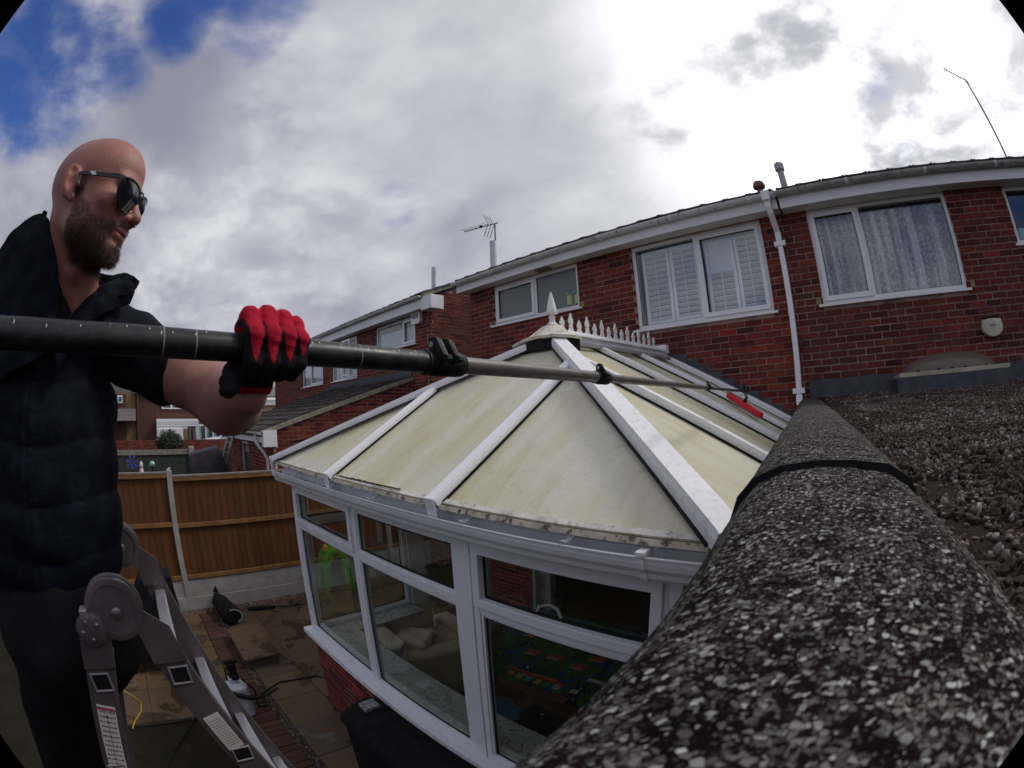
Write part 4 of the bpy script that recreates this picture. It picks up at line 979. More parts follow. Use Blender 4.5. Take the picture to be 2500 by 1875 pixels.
MB().box(-.62, -.60, CF+.07, D-.01, GZ, ZH).build('side_wall', simple('plaster_magnolia', (.40, .38, .34), .8), cv)
# eaves beam around
MB().box(-4.56, -4.44, CF+.0, D-.02, -.64, -.47).build('eaves_beam', MFRM, cv); MB().box(-.62, -.50, CF+.0, D-.02, -.64, -.49).build('eaves_beam', MFRM, cv)
MB().box(-4.56, -.5, CF+.0, CF+.1, -.638, -.47).build('eaves_beam', MFRM, cv)
# dwarf wall
brick_wall(cv, (0, CF+.0, 0), UX, NY, -4.44, -.55, GZ, ZB-.036, nind=90)
brick_wall(cv, (XL+.02, CF+.01, 0), (0, 1, 0), (-1, 0, 0), 0, 1.3, GZ, ZB-.036, nind=1)
# interior: floor, tall inner sill boards, house-side wall
FZ = -3.12
MB().box(-4.42, -.62, CF+.11, D+2.5, FZ-.04, FZ).build('floor', simple('laminate_floor', (.085, .055, .035), .35, var=.25, vs=5), cv)
mst = Mat('marble_sill', .3, 0, .5); _p = mst.pos(); vn = mst.noise(_p, 4.5, 7, .6, 1.4); c = mst.ramp(vn, [(.36, (.32, .33, .32)), (.47, (.46, .48, .46)), (.50, (.13, .14, .14)), (.53, (.42, .44, .43)), (.7, (.28, .30, .30))]); mst.color(c)
MB().box(-4.40, -.63, CF+.075, CF+.42, ZB-.03, ZB+.004).build('inner_sill', mst.m, cv, bevel=.004)
MB().box(-4.385, -4.12, CF+.42, 2.78, ZB-.03, ZB+.004).build('inner_sill', mst.m, cv, bevel=.004)
MB().box(-4.38, -.63, CF+.11, CF+.34, FZ, ZB-.031).build('inner_wall', simple('plaster_white', (.42, .41, .38), .9), cv)
MB().box(-4.38, -4.16, CF+.34, 2.78, FZ, ZB-.031).build('inner_wall', simple('plaster_white', (.42, .41, .38), .9), cv)
MB().box(-4.42, -4.2, D-.16, D-.02, FZ, -.7).build('pillar', simple('plaster_white', (.42, .41, .38), .9), cv)
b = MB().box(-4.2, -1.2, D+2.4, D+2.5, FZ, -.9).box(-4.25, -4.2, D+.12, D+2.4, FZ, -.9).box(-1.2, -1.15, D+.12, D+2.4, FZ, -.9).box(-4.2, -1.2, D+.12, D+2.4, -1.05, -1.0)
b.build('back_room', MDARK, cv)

# ------------------------------------------------------------------ things inside
MSOFA = simple('beige_cord', (.50, .43, .33), .95, var=.1, vs=6, bump=.8, bs=140)
so = root('sofa', (-4.0, 2.6, FZ), 'beige corded sofa under the front window of the conservatory', 'sofa')
def cushion(c, s, m, par, name, rz=0., bev=.05):
    b = MB(); ca, sa = math.cos(rz), math.sin(rz); b.obox(c, (ca, sa, 0), (-sa, ca, 0), (0, 0, 1), s[0]/2, s[1]/2, s[2]/2)
    o = b.build(name, m, par); bv_ = o.modifiers.new('soft', 'BEVEL'); bv_.width = bev; bv_.segments = 4
    for p in o.data.polygons: p.use_smooth = True
    return o
cushion((-3.62, 2.62, FZ+.33), (.26, 1.05, .62), MSOFA, so, 'arm', -.32)
cushion((-4.02, 2.62, FZ+.22), (.66, .95, .42), MSOFA, so, 'base', -.1)
cushion((-4.02, 2.70, FZ+.47), (.60, .78, .16), MSOFA, so, 'seat_cushion', -.1)
cushion((-4.02, 2.12, FZ+.45), (.75, .24, .80), MSOFA, so, 'backrest', -.1)
cushion((-4.1, 3.22, FZ+.30), (.80, .24, .56), MSOFA, so, 'arm', -.1)
ct = cushion((-3.95, 2.48, FZ+.66), (.42, .42, .14), simple('cream_throw', (.58, .50, .44), .95, bump=.6, bs=50), None, 'cushion', .6, .06)
tag(ct, 'cream scatter cushion lying on the seat of the beige sofa', 'cushion')
mrug = Mat('play_mat', .85, 0, .2); _p = mrug.co('Object'); n_ = mrug.noise(_p, 3.2, 3, .5, .5)
c = mrug.ramp(mrug.noise(_p, 2.6, 2, .5), [(.40, (.03, .10, .02)), (.5, (.055, .16, .03)), (.6, (.035, .09, .02))])
c = mrug.mix(mrug.rng(mrug.math('ABSOLUTE', mrug.math('SUBTRACT', mrug.noise(_p, 1.6, 1, .5), .62)), .035, .02), c, (.02, .10, .22))
road = mrug.rng(mrug.math('ABSOLUTE', mrug.math('SUBTRACT', mrug.noise(_p, 1.9, 1.5, .4), .5)), .030, .022); c = mrug.mix(road, c, (.02, .025, .07))
dash = mrug.rng(mrug.math('ABSOLUTE', mrug.math('SUBTRACT', mrug.noise(_p, 1.9, 1.5, .4), .5)), .0035, .002); c = mrug.mix(mrug.math('MULTIPLY', dash, mrug.rng(mrug.noise(_p, 26, 0), .48, .52)), c, (.5, .5, .5)); mrug.color(c)
rg = root('play_mat', (-3.6, 4.1, FZ), 'colourful town-map play mat with blue roads and a river on the conservatory floor', 'play mat')
e1, e2 = Vector((-3.47, 3.12, FZ)), Vector((-2.2, 3.25, FZ)); 
MB().prism([(-3.50, 3.10, FZ), (-2.05, 3.30, FZ), (-2.45, 5.22, FZ), (-4.38, 5.15, FZ), (-4.38, 4.3, FZ)], (0, 0, .006)).build('mat', mrug.m, rg)
def dec(name, pts, c, h=.004, z=FZ+.008): MB().prism([(x, y, z) for x, y in pts], (0, 0, h)).build(name, simple('print_%d_%d_%d' % tuple(int(q*99) for q in c), c, .8), rg)
def R2(cx, cy, w, h, a):
    ca, sa = math.cos(a), math.sin(a); return [(cx+x*ca-y*sa, cy+x*sa+y*ca) for x, y in ((-w/2,-h/2),(w/2,-h/2),(w/2,h/2),(-w/2,h/2))]
dec('station_roof', R2(-3.10, 3.52, .80, .055, .07), (.42, .03, .02)); dec('station_sign', R2(-3.02, 3.545, .34, .05, .07), (.5, .06, .02), .005)
dec('rails', R2(-2.98, 3.24, .95, .14, .12), (.16, .07, .04))
for i, c_ in enumerate([(.5,.3,.05),(.45,.42,.1),(.1,.4,.45),(.5,.3,.05),(.05,.3,.12),(.4,.42,.3)]): dec('carriage', R2(-3.40+.125*i, 3.40+.012*i, .085, .10, .1), c_)
for cx_, cy_ in ((-3.22, 4.02), (-3.55, 3.95), (-2.85, 3.98), (-3.9, 4.35), (-2.75, 4.25)): dec('house_print', R2(cx_, cy_, .20, .15, .2), (.35, .07, .04)); dec('house_print', R2(cx_-.01, cy_-.05, .16, .05, .2), (.45, .25, .16), .006)
dec('zebra', R2(-2.55, 3.50, .09, .07, .1), (.5, .5, .5)); dec('police_roof', R2(-2.42, 3.80, .32, .07, .05), (.5, .5, .52)); dec('police_block', R2(-2.42, 3.74, .26, .05, .05), (.03, .04, .12))
def text(s, loc, size, rot, m, par, name, ext=.001):
    cu = bpy.data.curves.new(name, 'FONT'); cu.body = s; cu.size = size; cu.extrude = ext; cu.align_x = 'CENTER'; cu.align_y = 'CENTER'
    o = bpy.data.objects.new(name, cu); COL.objects.link(o); dg = bpy.context.evaluated_depsgraph_get(); me = bpy.data.meshes.new_from_object(o.evaluated_get(dg)); bpy.data.objects.remove(o)
    o = bpy.data.objects.new(name, me); me.materials.clear(); me.materials.append(m); COL.objects.link(o)
    if par: o.parent = par
    o.location = Vector(loc) - (wloc(par) if par else Vector()); o.rotation_euler = rot; return o
MTXT = simple('print_white', (.6, .6, .6), .8); MTXY = simple('print_yellow', (.6, .35, .05), .8)
text('TRAIN STATION', (-3.02, 3.55, FZ+.0145), .045, (0, 0, .07), MTXY, rg, 'lettering'); text('POLICE STATION', (-2.42, 3.80, FZ+.0135), .036, (0, 0, .05), MTXT, rg, 'lettering')
bm_ = root('blue_mat', (-3.05, 2.7, FZ), 'small blue cloud-edged mat on the floor in front of the sofa', 'mat')
MB().prism([(-3.05+.36*(1+.07*math.sin(9*t))*math.cos(t)*1.0, 2.70+.26*(1+.07*math.sin(9*t+1))*math.sin(t), FZ) for t in [2*math.pi*k/60 for k in range(60)]], (0, 0, .01)).build('mat', simple('mat_blue', (.07, .17, .33), .8, var=.15, vs=30), bm_)
dk = root('star_rug', (-1.9, 2.55, FZ), 'black rug with scattered white shapes near the front window', 'rug')
MB().box(-2.75, -1.0, 2.15, 3.05, FZ, FZ+.006).build('rug', simple('rug_black', (.012, .012, .015), .9), dk)
R_ = np.random.RandomState(4)
for k in range(26):
    x_, y_ = R_.uniform(-2.65, -1.1), R_.uniform(2.2, 3.0); MB().lathe((x_, y_, FZ+.0065), [(R_.uniform(.012, .035), 0), (.01, .002)], R_.randint(4, 8)).build('print_shape', simple('print_white', (.6, .6, .6), .8), dk)
ar = root('white_handle', (-4.0, 4.9, FZ), 'white curved plastic handle lying on the play mat', 'toy')
MB().tube([(-4.25, 4.85, FZ+.03), (-4.28, 4.95, FZ+.14), (-4.1, 4.98, FZ+.20), (-3.9, 4.93, FZ+.19), (-3.78, 4.85, FZ+.12), (-3.76, 4.8, FZ+.03)], .03, 10).build('handle', MWHITEC, ar, smooth=True)
# toddler toy on the patio seen through the side window
ty = root('garden_toy', (-7.95, 3.34, GZ), 'lime green plastic toddler table with yellow knobs on the patio seen through the glass', 'toy')
MGRN = simple('plastic_green', (.07, .32, .02), .4)
TX, TS = -7.75, 1.0
def typ(y, z, x=0): return (TX+x, 3.34+(y-3.03)*.82, z)
MB().prism([typ(2.78, -2.58), typ(2.86, -2.47), typ(3.04, -2.42), typ(3.22, -2.47), typ(3.32, -2.60), typ(3.36, -2.80), typ(3.26, -2.84), typ(3.14, -2.66), typ(2.92, -2.66), typ(2.82, -2.84), typ(2.72, -2.80)], (-.40, 0, 0)).build('top_panel', MGRN, ty, bevel=.025)
for y0, s_ in ((2.72, -.08), (3.26, .08)):
    for dx in (0, -.32):
        MB().prism([typ(y0, -2.75, dx), typ(y0+.12, -2.75, dx), typ(y0+.10+s_, GZ, dx), typ(y0+s_, GZ, dx)], (-.08, 0, 0)).build('leg', MGRN, ty, bevel=.018)
MB().lathe((TX-.2, 3.22, -2.46), [(.06, 0), (.055, .07), (.02, .12)], 8).lathe((TX-.1, 3.34, -2.45), [(.04, 0), (.035, .05), (.015, .08)], 8).build('knob', simple('plastic_yellow', (.5, .33, .03), .5), ty, smooth=True)
MB().box(TX+.003, TX+.010, 3.28, 3.42, -2.56, -2.51).box(TX+.003, TX+.010, 3.30, 3.44, -2.64, -2.60).build('slot', MBLACKR, ty)
# ------------------------------------------------------------------ things on the patio
bg_ = root('black_bag', (-7.6, .97, GZ), 'crumpled black bag lying on the patio against the fence gravel board', 'bag')
b = MB(); path = [(-8.10, .90, -3.02), (-8.05, .92, -3.08), (-7.92, .94, -3.12), (-7.75, .95, -3.13), (-7.52, .98, -3.14), (-7.30, 1.02, -3.15), (-7.22, 1.04, -3.14)]; rr = [.02, .10, .155, .17, .185, .19, .15]
rings = []
for i, (p, r) in enumerate(zip(path, rr)):
    d = (Vector(path[min(i+1, 6)]) - Vector(path[max(i-1, 0)])).normalized(); _, s_, u_ = basis(d)
    rings.append([Vector(p) + (s_*math.cos(t)*1.0 + u_*math.sin(t)*.8)*r*(1+.14*mnoise.noise(Vector((i*.7, math.cos(t)*2, math.sin(t)*2)))) for t in [2*math.pi*k/20 for k in range(20)]])
b.loft(rings); MBAG = simple('black_nylon', (.005, .005, .006), .8, spec=.2, bump=.6, bs=40); b.build('bag', MBAG, bg_, smooth=True)
MB().tube([Vector((-7.21, 1.04, -3.14)) + Vector((0, math.cos(t)*.15, math.sin(t)*.12)) for t in [math.pi*k/10-1.2 for k in range(11)]], .008, 6).build('rim', simple('rim_pale', (.3, .32, .35), .5), bg_)
MB().prism([(-8.06, .86, -2.98), (-8.02, .95, -2.99), (-8.07, .92, -2.88)], (.03, .02, 0)).build('loop', MBAG, bg_)
ln = root('lance', (-7.6, 1.9, GZ), 'black pressure washer lance lying on the patio by the fence', 'lance')
MB().tube([(-7.72, 1.40, GZ+.05), (-7.66, 1.66, GZ+.045), (-7.62, 1.92, GZ+.04)], [.032, .04, .03], 8).build('grip', MBLACKR, ln, smooth=True)
MB().tube([(-7.62, 1.90, GZ+.04), (-7.54, 2.30, GZ+.03), (-7.5, 2.45, GZ+.02)], .010, 6).build('rod', MBLACKR, ln)
MB().tube([(-7.54, 2.22, GZ+.03), (-7.60, 2.25, GZ+.12)], .014, 6).tube([(-7.55, 2.3, GZ+.02), (-7.48, 2.36, GZ+.1)], .012, 6).build('nozzle', MBLACKR, ln)
MHDPE = simple('white_hdpe', (.46, .49, .55), .45, var=.1, vs=9)
sp = root('sprayer', (-4.7, .45, GZ), 'white hand-pump garden sprayer bottle with black trigger lance on the brick pavers', 'sprayer')
b = MB(); b.loft([[Vector((-4.7, .45, z)) + Vector((math.copysign(abs(math.cos(t))**.6, math.cos(t))*rx, math.copysign(abs(math.sin(t))**.6, math.sin(t))*ry, 0)) for t in [2*math.pi*k/24 for k in range(24)]]
    for rx, ry, z in ((.11, .13, GZ), (.125, .15, GZ+.015), (.125, .15, GZ+.03), (.125, .15, GZ+.36), (.12, .145, GZ+.40), (.09, .11, GZ+.43), (.055, .055, GZ+.45), (.05, .05, GZ+.46), (.05, .05, GZ+.52))])
b.build('tank', MHDPE, sp, smooth=False, bevel=.01)
MB().lathe((-4.7, .48, GZ+.50), [(.062, 0), (.066, .05), (.05, .06), (.05, .12), (.058, .13), (.058, .2), (.03, .21)], 18).build('pump', MBLACKR, sp, smooth=True)
MB().box(-4.73, -4.67, .40, .57, GZ+.70, GZ+.74).build('pump_handle', MBLACKR, sp, bevel=.012)
MB().tube([(-4.60, .33, GZ+.42), (-4.55, .42, GZ+.36), (-4.52, .58, GZ+.30), (-4.52, .74, GZ+.29)], [.02, .032, .03, .02], 8).build('trigger_gun', MBLACKR, sp, smooth=True)
MB().tube([(-4.52, .74, GZ+.29), (-4.52, .93, GZ+.36)], .013, 6).build('nozzle', MBLACKR, sp)
MB().tube([(-4.62, .35, GZ+.43), (-4.60, .30, GZ+.38), (-4.61, .36, GZ+.33)], .008, 6).build('loop', MWHITEC, sp)
MB().tube([(-4.66, .55, GZ+.5), (-4.6, .66, GZ+.35), (-4.62, .64, GZ+.1), (-4.7, .75, GZ+.02), (-5.0, .78, GZ+.012), (-5.18, 1.1, GZ+.012), (-5.12, 1.6, GZ+.012), (-4.8, 1.9, GZ+.012)], .011, 6).build('hose', MBLACKR, sp, smooth=True)
one('hose', MB().tube([(-5.9, .2, GZ+.012), (-5.62, .30, GZ+.012), (-5.3, .42, GZ+.06), (-4.95, .42, GZ+.5), (-4.75, .44, GZ+.6)], .010, 6), MBLACKR, 'thin black hose arching left from the sprayer pump over the pavers', 'hose', smooth=True)
one('cable', MB().tube([(-5.65, -1.15, GZ+.01), (-5.45, -.97, GZ+.01), (-5.25, -.84, GZ+.01), (-5.05, -.86, GZ+.01), (-4.85, -.97, GZ+.01), (-4.7, -1.02, GZ+.01)], .009, 6), simple('cable_yellow', (.40, .26, .02), .5), 'bright yellow cable curling over the slabs beside the ladder', 'cable', smooth=True)
one('hose', MB().tube([(-4.9, -.1, GZ+.0), (-4.63, -.26, GZ+.0), (-4.3, -.5, GZ+.0), (-3.98, -.69, GZ+.0), (-3.6, -.8, GZ)], .010, 6), MBLACKR, 'thin black hose trailing over the grass behind the ladder', 'hose', smooth=True)
bb = root('covered_barbecue', (-6.15, -.45, GZ), 'tall black covered barbecue on small feet standing behind the ladder', 'barbecue')
b = MB(); b.loft([[(x, y, z) for x, y in ((-6.45+i, -.95+i*.7+o), (-5.95-i, -.95+i*.7+o), (-5.95-i, .12-i*.7), (-6.45+i, .12-i*.7))] for z, i, o in ((GZ+.18, 0, 0), (GZ+.85, .01, .03), (GZ+1.0, .03, .32), (GZ+1.34, .05, .52), (GZ+1.38, .08, .56))]); b.build('cover', MBAG, bb, bevel=.02)
for x_ in (-6.38, -6.02):
    for y_ in (-.88, .04): MB().box(x_-.03, x_+.03, y_-.03, y_+.03, GZ-.01, GZ+.19).build('foot', MBLACKR, bb)
wb = root('storage_box', (-2.3, 1.2, GZ), 'black covered storage box with a grey corner clip against the conservatory dwarf wall', 'storage box')
MB().prism([(-2.95, 1.06, GZ), (-1.5, 1.06, GZ), (-1.5, 1.06, -2.42), (-2.95, 1.06, -2.42)], (0, .34, 0)).build('body', MBAG, wb, bevel=.02)
MB().prism([(-2.98, 1.03, -2.415), (-2.98, 1.42, -2.415), (-2.98, 1.42, -2.30), (-2.98, 1.30, -2.25), (-2.98, 1.06, -2.33)], (1.5, 0, 0)).build('lid', MBAG, wb, bevel=.015)
MB().box(-2.90, -2.78, 1.20, 1.34, -2.27, -2.235).build('clip', simple('grey_worn', (.16, .16, .17), .6, grime=((.4, .4, .42), 30, .5, .6)), wb, bevel=.006)

# ------------------------------------------------------------------ neighbour's garden over the fence
MGF = simple('fence_dark_green', (.035, .042, .034), .9, var=.3, vs=7)
f2 = root('garden_fence', (-16, .5, GZ), 'dark weathered fence with a pale top rail across the neighbouring garden', 'fence')
y = -4.0
while y < 1.62:
    MB().box(-16.02, -16.0, y, y+.138, GZ, -1.06).build('board', MGF, f2, fix=False); y += .14
MB().box(-16.05, -15.96, -4, 1.6, -1.09, -.93).build('rail', simple('rail_grey', (.22, .20, .16), .8, var=.2), f2)
MB().prism([(-16.08, 1.55, GZ), (-15.9, 1.55, GZ), (-15.9, 1.75, GZ), (-16.08, 1.75, GZ)], (0, 0, 3.3-.84)).build('post', MCONC, f2, bevel=.03)
y = 1.8
while y < 3.2:
    MB().box(-16.02, -16.0, y, y+.138, GZ, -1.0).build('board', MGF, f2, fix=False); y += .14
gz_ = root('covered_furniture', (-11, 1.5, GZ), 'large dark covered garden furniture standing between the fence and the leaning ladder', 'cover')
b = MB(); b.loft([[(-11.5, 1.12, GZ), (-10.6, 1.02, GZ), (-10.6, 2.15, GZ), (-11.5, 2.2, GZ)], [(-11.5, 1.10, -1.0), (-10.6, 1.0, -1.0), (-10.6, 1.98, -1.05), (-11.5, 2.05, -1.05)], [(-11.45, 1.14, -.74), (-10.65, 1.05, -.74), (-10.65, 1.78, -.58), (-11.45, 1.86, -.58)]])
b.build('cover', simple('cover_dark', (.018, .015, .024), .8, var=.3, vs=5, bump=.5, bs=9), gz_, bevel=.04)
ld = root('leaning_ladder', (-12.6, 1.8, GZ), 'aluminium ladder leaning against the white gutter of the brick extension', 'ladder')
MAL = simple('ladder_alu', (.34, .34, .37), .5, .3, var=.1)
pb, pt_ = Vector((-13.0, 1.62, GZ)), Vector((-10.98, 2.20, -.26)); wv = Vector((.26, .10, 0))
for s_ in (-.5, .5): MB().beam(pb+wv*s_, pt_+wv*s_*.85, .035, .07).build('stile', MAL, ld)
for k in range(1, 12):
    t = k/12; c_ = pb.lerp(pt_, t); MB().tube([c_-wv*.48, c_+wv*.46], .016, 6).build('rung', MAL, ld)
gl_ = root('garden_globe', (-11, .1, GZ), 'pale green glass globe on a stake in front of the dark fence', 'ornament')
MB().ball((-11, .1, -.96), .08, 14, 10).build('globe', simple('globe_green', (.22, .36, .34), .15, .3), gl_, smooth=True); MB().tube([(-11, .1, GZ), (-11, .1, -1.03)], .015, 6).build('stake', MBLACKR, gl_)
gn = root('garden_figure', (-11, -.19, GZ), 'small white and pink garden figurine beside the globe', 'ornament')
MB().lathe((-11, -.19, -1.5), [(.07, 0), (.05, .25), (.06, .3), (.05, .42), (.03, .47), (.045, .5), (.045, .56), (.01, .62)], 10).build('figure', simple('figure_white', (.6, .52, .56), .5), gn, smooth=True)
MB().box(-11.2, -10.8, -.5, .05, GZ, -1.5).build('plinth', MGF, gn)
gd = root('garden_figure', (-11, 0, GZ), 'brown seated garden figurine between the white figurine and the globe', 'ornament')
MB().lathe((-11, -.03, -1.45), [(.09, 0), (.08, .14), (.05, .2), (.055, .26), (.03, .33)], 10).ball((-10.95, .05, -1.28), .05, 8, 6).build('figure', simple('figure_brown', (.12, .07, .05), .7), gd, smooth=True); MB().box(-11.15, -10.85, -.10, .12, GZ, -1.45).build('plinth', MGF, gd)
wm = root('garden_windmill', (-11, -.45, GZ), 'blue ribboned garden windmill at the edge of the dark fence', 'windmill')
MBL = simple('blue_foil', (.07, .08, .40), .4)
for k in range(7):
    a_ = 2*math.pi*k/7; MB().prism([(-11, -.42, -.90), (-11, -.42+.16*math.cos(a_), -.90+.16*math.sin(a_)), (-11, -.42+.16*math.cos(a_+.35), -.90+.16*math.sin(a_+.35))], (.01, 0, 0)).build('blade', MBL, wm)
MB().tube([(-11.01, -.42, GZ), (-11.01, -.42, -.9)], .01, 5).build('stake', MBLACKR, wm)
# low brick wall, clipped bush, parked vans and houses beyond
brick_wall(tag(root('garden_wall', (-22, 2, GZ), 'low red brick wall beyond the dark fence in front of the far houses', 'wall')), (-22, 0, 0), (0, 1, 0), (1, 0, 0), -3, 5.5, GZ, -.86, nind=40)
def leaves(name, c, r, n, m, par, size=.06):
    R = np.random.RandomState(int(abs(c[0]*7+c[1]*13))); b = MB()
    for _ in range(n):
        d = R.normal(size=3); d /= np.linalg.norm(d); k = R.uniform(.72, 1.03)*(1+.13*mnoise.noise(Vector(d*3)))
        p = Vector(c) + Vector((d[0]*r[0]*k, d[1]*r[1]*k, d[2]*r[2]*k)); a = Vector(R.normal(size=3)).normalized(); q = a.cross(Vector(d)).normalized()
        b.add([p-a*size, p+q*size*.5, p+a*size, p-q*size*.5], [(0, 1, 2, 3)])
    b.build(name, m, par, fix=False, kind='stuff')
bu = root('bush', (-21, 1.2, GZ), 'dark rounded evergreen bush in front of the white garage door', 'bush')
MLEAF = simple('leaf_dark', (.02, .032, .014), .8, var=.6, vs=9)
leaves('foliage', (-21, 1.13, -1.0), (.75, .68, .62), 2600, MLEAF, bu, .05); MB().tube([(-21, 1.13, GZ), (-21, 1.13, -1.2)], .06, 8).build('trunk', MGF, bu)
leaves('foliage', (-21, 1.13, -1.0), (.6, .55, .5), 900, MLEAF, bu, .07)
fh = root('far_house', (-40, 3, GZ), 'brown clad house with a white garage porch beyond the gardens', 'house')
MCLAD = simple('brown_cladding', (.085, .032, .022), .8, var=.12, vs=3)
MB().box(-46, -40, -.95, 9.5, GZ, 2.2).build('wall', MCLAD, fh)
MB().prism([(-40-.0+.3, -1.2, 2.15), (-43, -1.2, 4.0), (-46.3, -1.2, 2.15)], (0, 11, 0)).build('roof', MROOFT, fh)
MPB = brick_mat('buff_brick', [(0, (.26, .17, .08)), (.5, (.32, .21, .10)), (1, (.2, .13, .07))])
def fbox(par, name, m, y0, y1, z0, z1, x0=-40.0, t=.1): return MB().box(x0, x0+t, y0, y1, z0, z1).build(name, m, par)
g0 = MB().box(-40, -38.4, .95, 4.75, GZ, .14).build('garage_porch', MWHITEC, fh)
for k in range(3): MB().box(-38.40, -38.36, .95, 4.75, .02-.16*k-.14, .02-.16*k).build('fascia_board', MWHITEC, g0)
fbox(fh, 'garage_door', MWHITEC, 1.0, 3.3, GZ, -.62, -38.40); fbox(fh, 'brick_pier', MPB, 3.35, 3.70, GZ, -.62, -38.40)
dr = fbox(fh, 'front_door', simple('door_dark', (.03, .02, .018), .4), 3.75, 4.42, GZ, -.45, -38.40)
for y_ in (3.85, 4.2): MB().box(-38.30, -38.285, y_, y_+.14, -1.5, -.55).build('door_glass', simple('door_glass', (.18, .17, .15), .3), dr)
MB().box(-38.3, -38.28, 3.98, 4.2, -1.62, -1.52).build('letter_plate', MWHITEC, dr)
def fwin(par, y0, y1, z0, z1, n, x0=-40):
    w_ = fbox(par, 'window', MWHITEC, y0, y1, z0, z1, x0, .12)
    for k in range(n):
        a_, c_ = y0+(y1-y0)*k/n+.07, y0+(y1-y0)*(k+1)/n-.07
        MB().box(x0+.12, x0+.135, a_, c_, z0+.1, z1-.12).build('pane', simple('pane_far', (.06, .08, .08), .15), w_)
        MB().box(x0+.135, x0+.14, a_+.02, a_+(c_-a_)*.28, z0+.12, z1-.14).build('curtain', simple('curtain_teal', (.25, .4, .38), .8), w_)
fwin(fh, 1.50, 4.2, .95, 1.95, 3); fwin(fh, 4.9, 6.9, -1.62, -.31, 3)
fh2 = root('far_house', (-40, -3, GZ), 'buff brick house with a grey tiled canopy left of the white garage porch', 'house')
MB().box(-46, -40.2, -8, -1.0, GZ, 2.2).build('wall', MPB, fh2); MB().box(-40.2, -40.1, -3.4, -1.9, GZ, 2.1).build('cladding', MCLAD, fh2)
MB().prism([(-40.1, -4.5, .98), (-38.6, -4.5, .08), (-38.6, -4.5, -.02), (-40.1, -4.5, .1)], (0, 3.55, 0)).build('canopy_roof', simple('grey_tile', (.16, .14, .14), .8, var=.25, vs=6), fh2)
for k in range(8): MB().box(-38.75-.18*k, -38.74-.18*k, -4.5, -.95, .16+.108*k, .20+.108*k).build('tile_course', MROOFT, fh2)
MB().tube([(-39.9, -.75, GZ), (-39.9, -.75, 2.1)], .06, 6).build('downpipe', simple('pipe_brown', (.10, .07, .05), .6), fh2)
fwin(fh2, -2.7, -2.2, 1.4, 2.0, 1, -40.08)
MB().prism([(-40.3, -8.2, 2.15), (-43, -8.2, 4.0), (-46.3, -8.2, 2.15)], (0, 7.1, 0)).build('roof', MROOFT, fh2)
def vehicle(name, label, cat, x, y0, y1, zt, h, mbody, flip=1):
    v = root(name, (x, (y0+y1)/2, zt-h), label, cat); L = y1-y0; z0 = zt-h
    prof_ = [(0, .25), (0, .48), (.10, .56), (.24, .62), (.40, .97), (.48, 1.0), (.97, .98), (1.0, .85), (1.0, .25)]
    f = lambda t: (y0 + L*t) if flip > 0 else (y1 - L*t)
    MB().prism([(x, f(a), z0+h*c) for a, c in prof_], (-1.9, 0, 0)).build('body', mbody, v, bevel=.06)
    MB().prism([(x+.01, f(a), z0+h*c) for a, c in [(.27, .64), (.415, .92), (.48, .93), (.62, .93), (.62, .64)]], (.02, 0, 0)).build('side_window', simple('car_glass', (.02, .025, .03), .1), v)
    MB().prism([(x-.15, f(.25), z0+h*.65), (x-.15, f(.395), z0+h*.955), (x-1.75, f(.395), z0+h*.955), (x-1.75, f(.25), z0+h*.65)], (0, -.02*flip, .012)).build('windscreen', simple('car_glass', (.02, .025, .03), .1), v)
    for t in (.17, .82): MB().lathe((x-.02, f(t), z0+.33), [(.33, 0), (.33, .2), (.2, .21)], 18, (1, 0, 0)).build('wheel', MBLACKR, v)
    return v
vehicle('parked_van', 'white van parked beyond the low wall beside the extension gutter', 'van', -29, 3.75, 8.6, -.28, 2.0, simple('van_white', (.72, .74, .78), .3))
vehicle('parked_car', 'silver blue car parked by the buff brick house at the left', 'car', -33, -5.2, -1.0, -1.2, 1.5, simple('car_blue_grey', (.22, .24, .33), .3, .2), -1)
# house glimpsed past the far corner of the neighbouring house
fp = root('far_house', (-30, 11, GZ), 'pale rendered house glimpsed past the end of the neighbouring brick house', 'house')
MB().box(-36, -30, 8.4, 16, GZ, 1.2).build('lower_wall', MPB, fp)
MB().box(-30.4, -29.9, 8.3, 16, .95, 1.3).build('white_band', MWHITEC, fp); MB().prism([(-29.7, 8.2, 1.5), (-31.2, 8.2, 2.3), (-31.2, 8.2, 1.5)], (0, 8, 0)).build('canopy_roof', simple('grey_tile', (.16, .14, .14), .8, var=.25, vs=6), fp)
MB().box(-36, -31, 8.6, 16, 2.0, 5).build('upper_wall', simple('render_white', (.6, .6, .62), .8), fp)

# ------------------------------------------------------------------ telescopic pole with brush
PA = Vector((-.4895, -.1859, .0821)); PT = Vector((-1.1103, 4.587, .0724)); pdv = (PT-PA).normalized()
def pp(s): return PA + pdv*s
po = root('telescopic_pole', pp(.34), 'long dark telescopic cleaning pole reaching over the roof to a red brush', 'pole')
mp_ = Mat('pole_dark', .45, 0, .35); _p = mp_.pos(); c = mp_.mix(mp_.rng(mp_.noise(_p, 40, 5, .7), .45, .7), (.009, .009, .010), (.024, .023, .025))
scr = mp_.rng(mp_.noise(mp_.pos((1, 60, 5)), 3.0, 5, .75), .69, .73); c = mp_.mix(scr, c, (.34, .34, .34)); mp_.color(c); mp_.roughn(mp_.rng(mp_.noise(_p, 30, 4), .3, .7, .3, .5)); MPOLE = mp_.m
MPOLE2 = simple('pole_taupe', (.13, .115, .11), .42, .35, var=.12, vs=20, grime=((.08, .02, .022), 7, .62, .72))
MB().tube([pp(-.55), pp(.62)], .0168, 28).build('section', MPOLE, po, smooth=True)
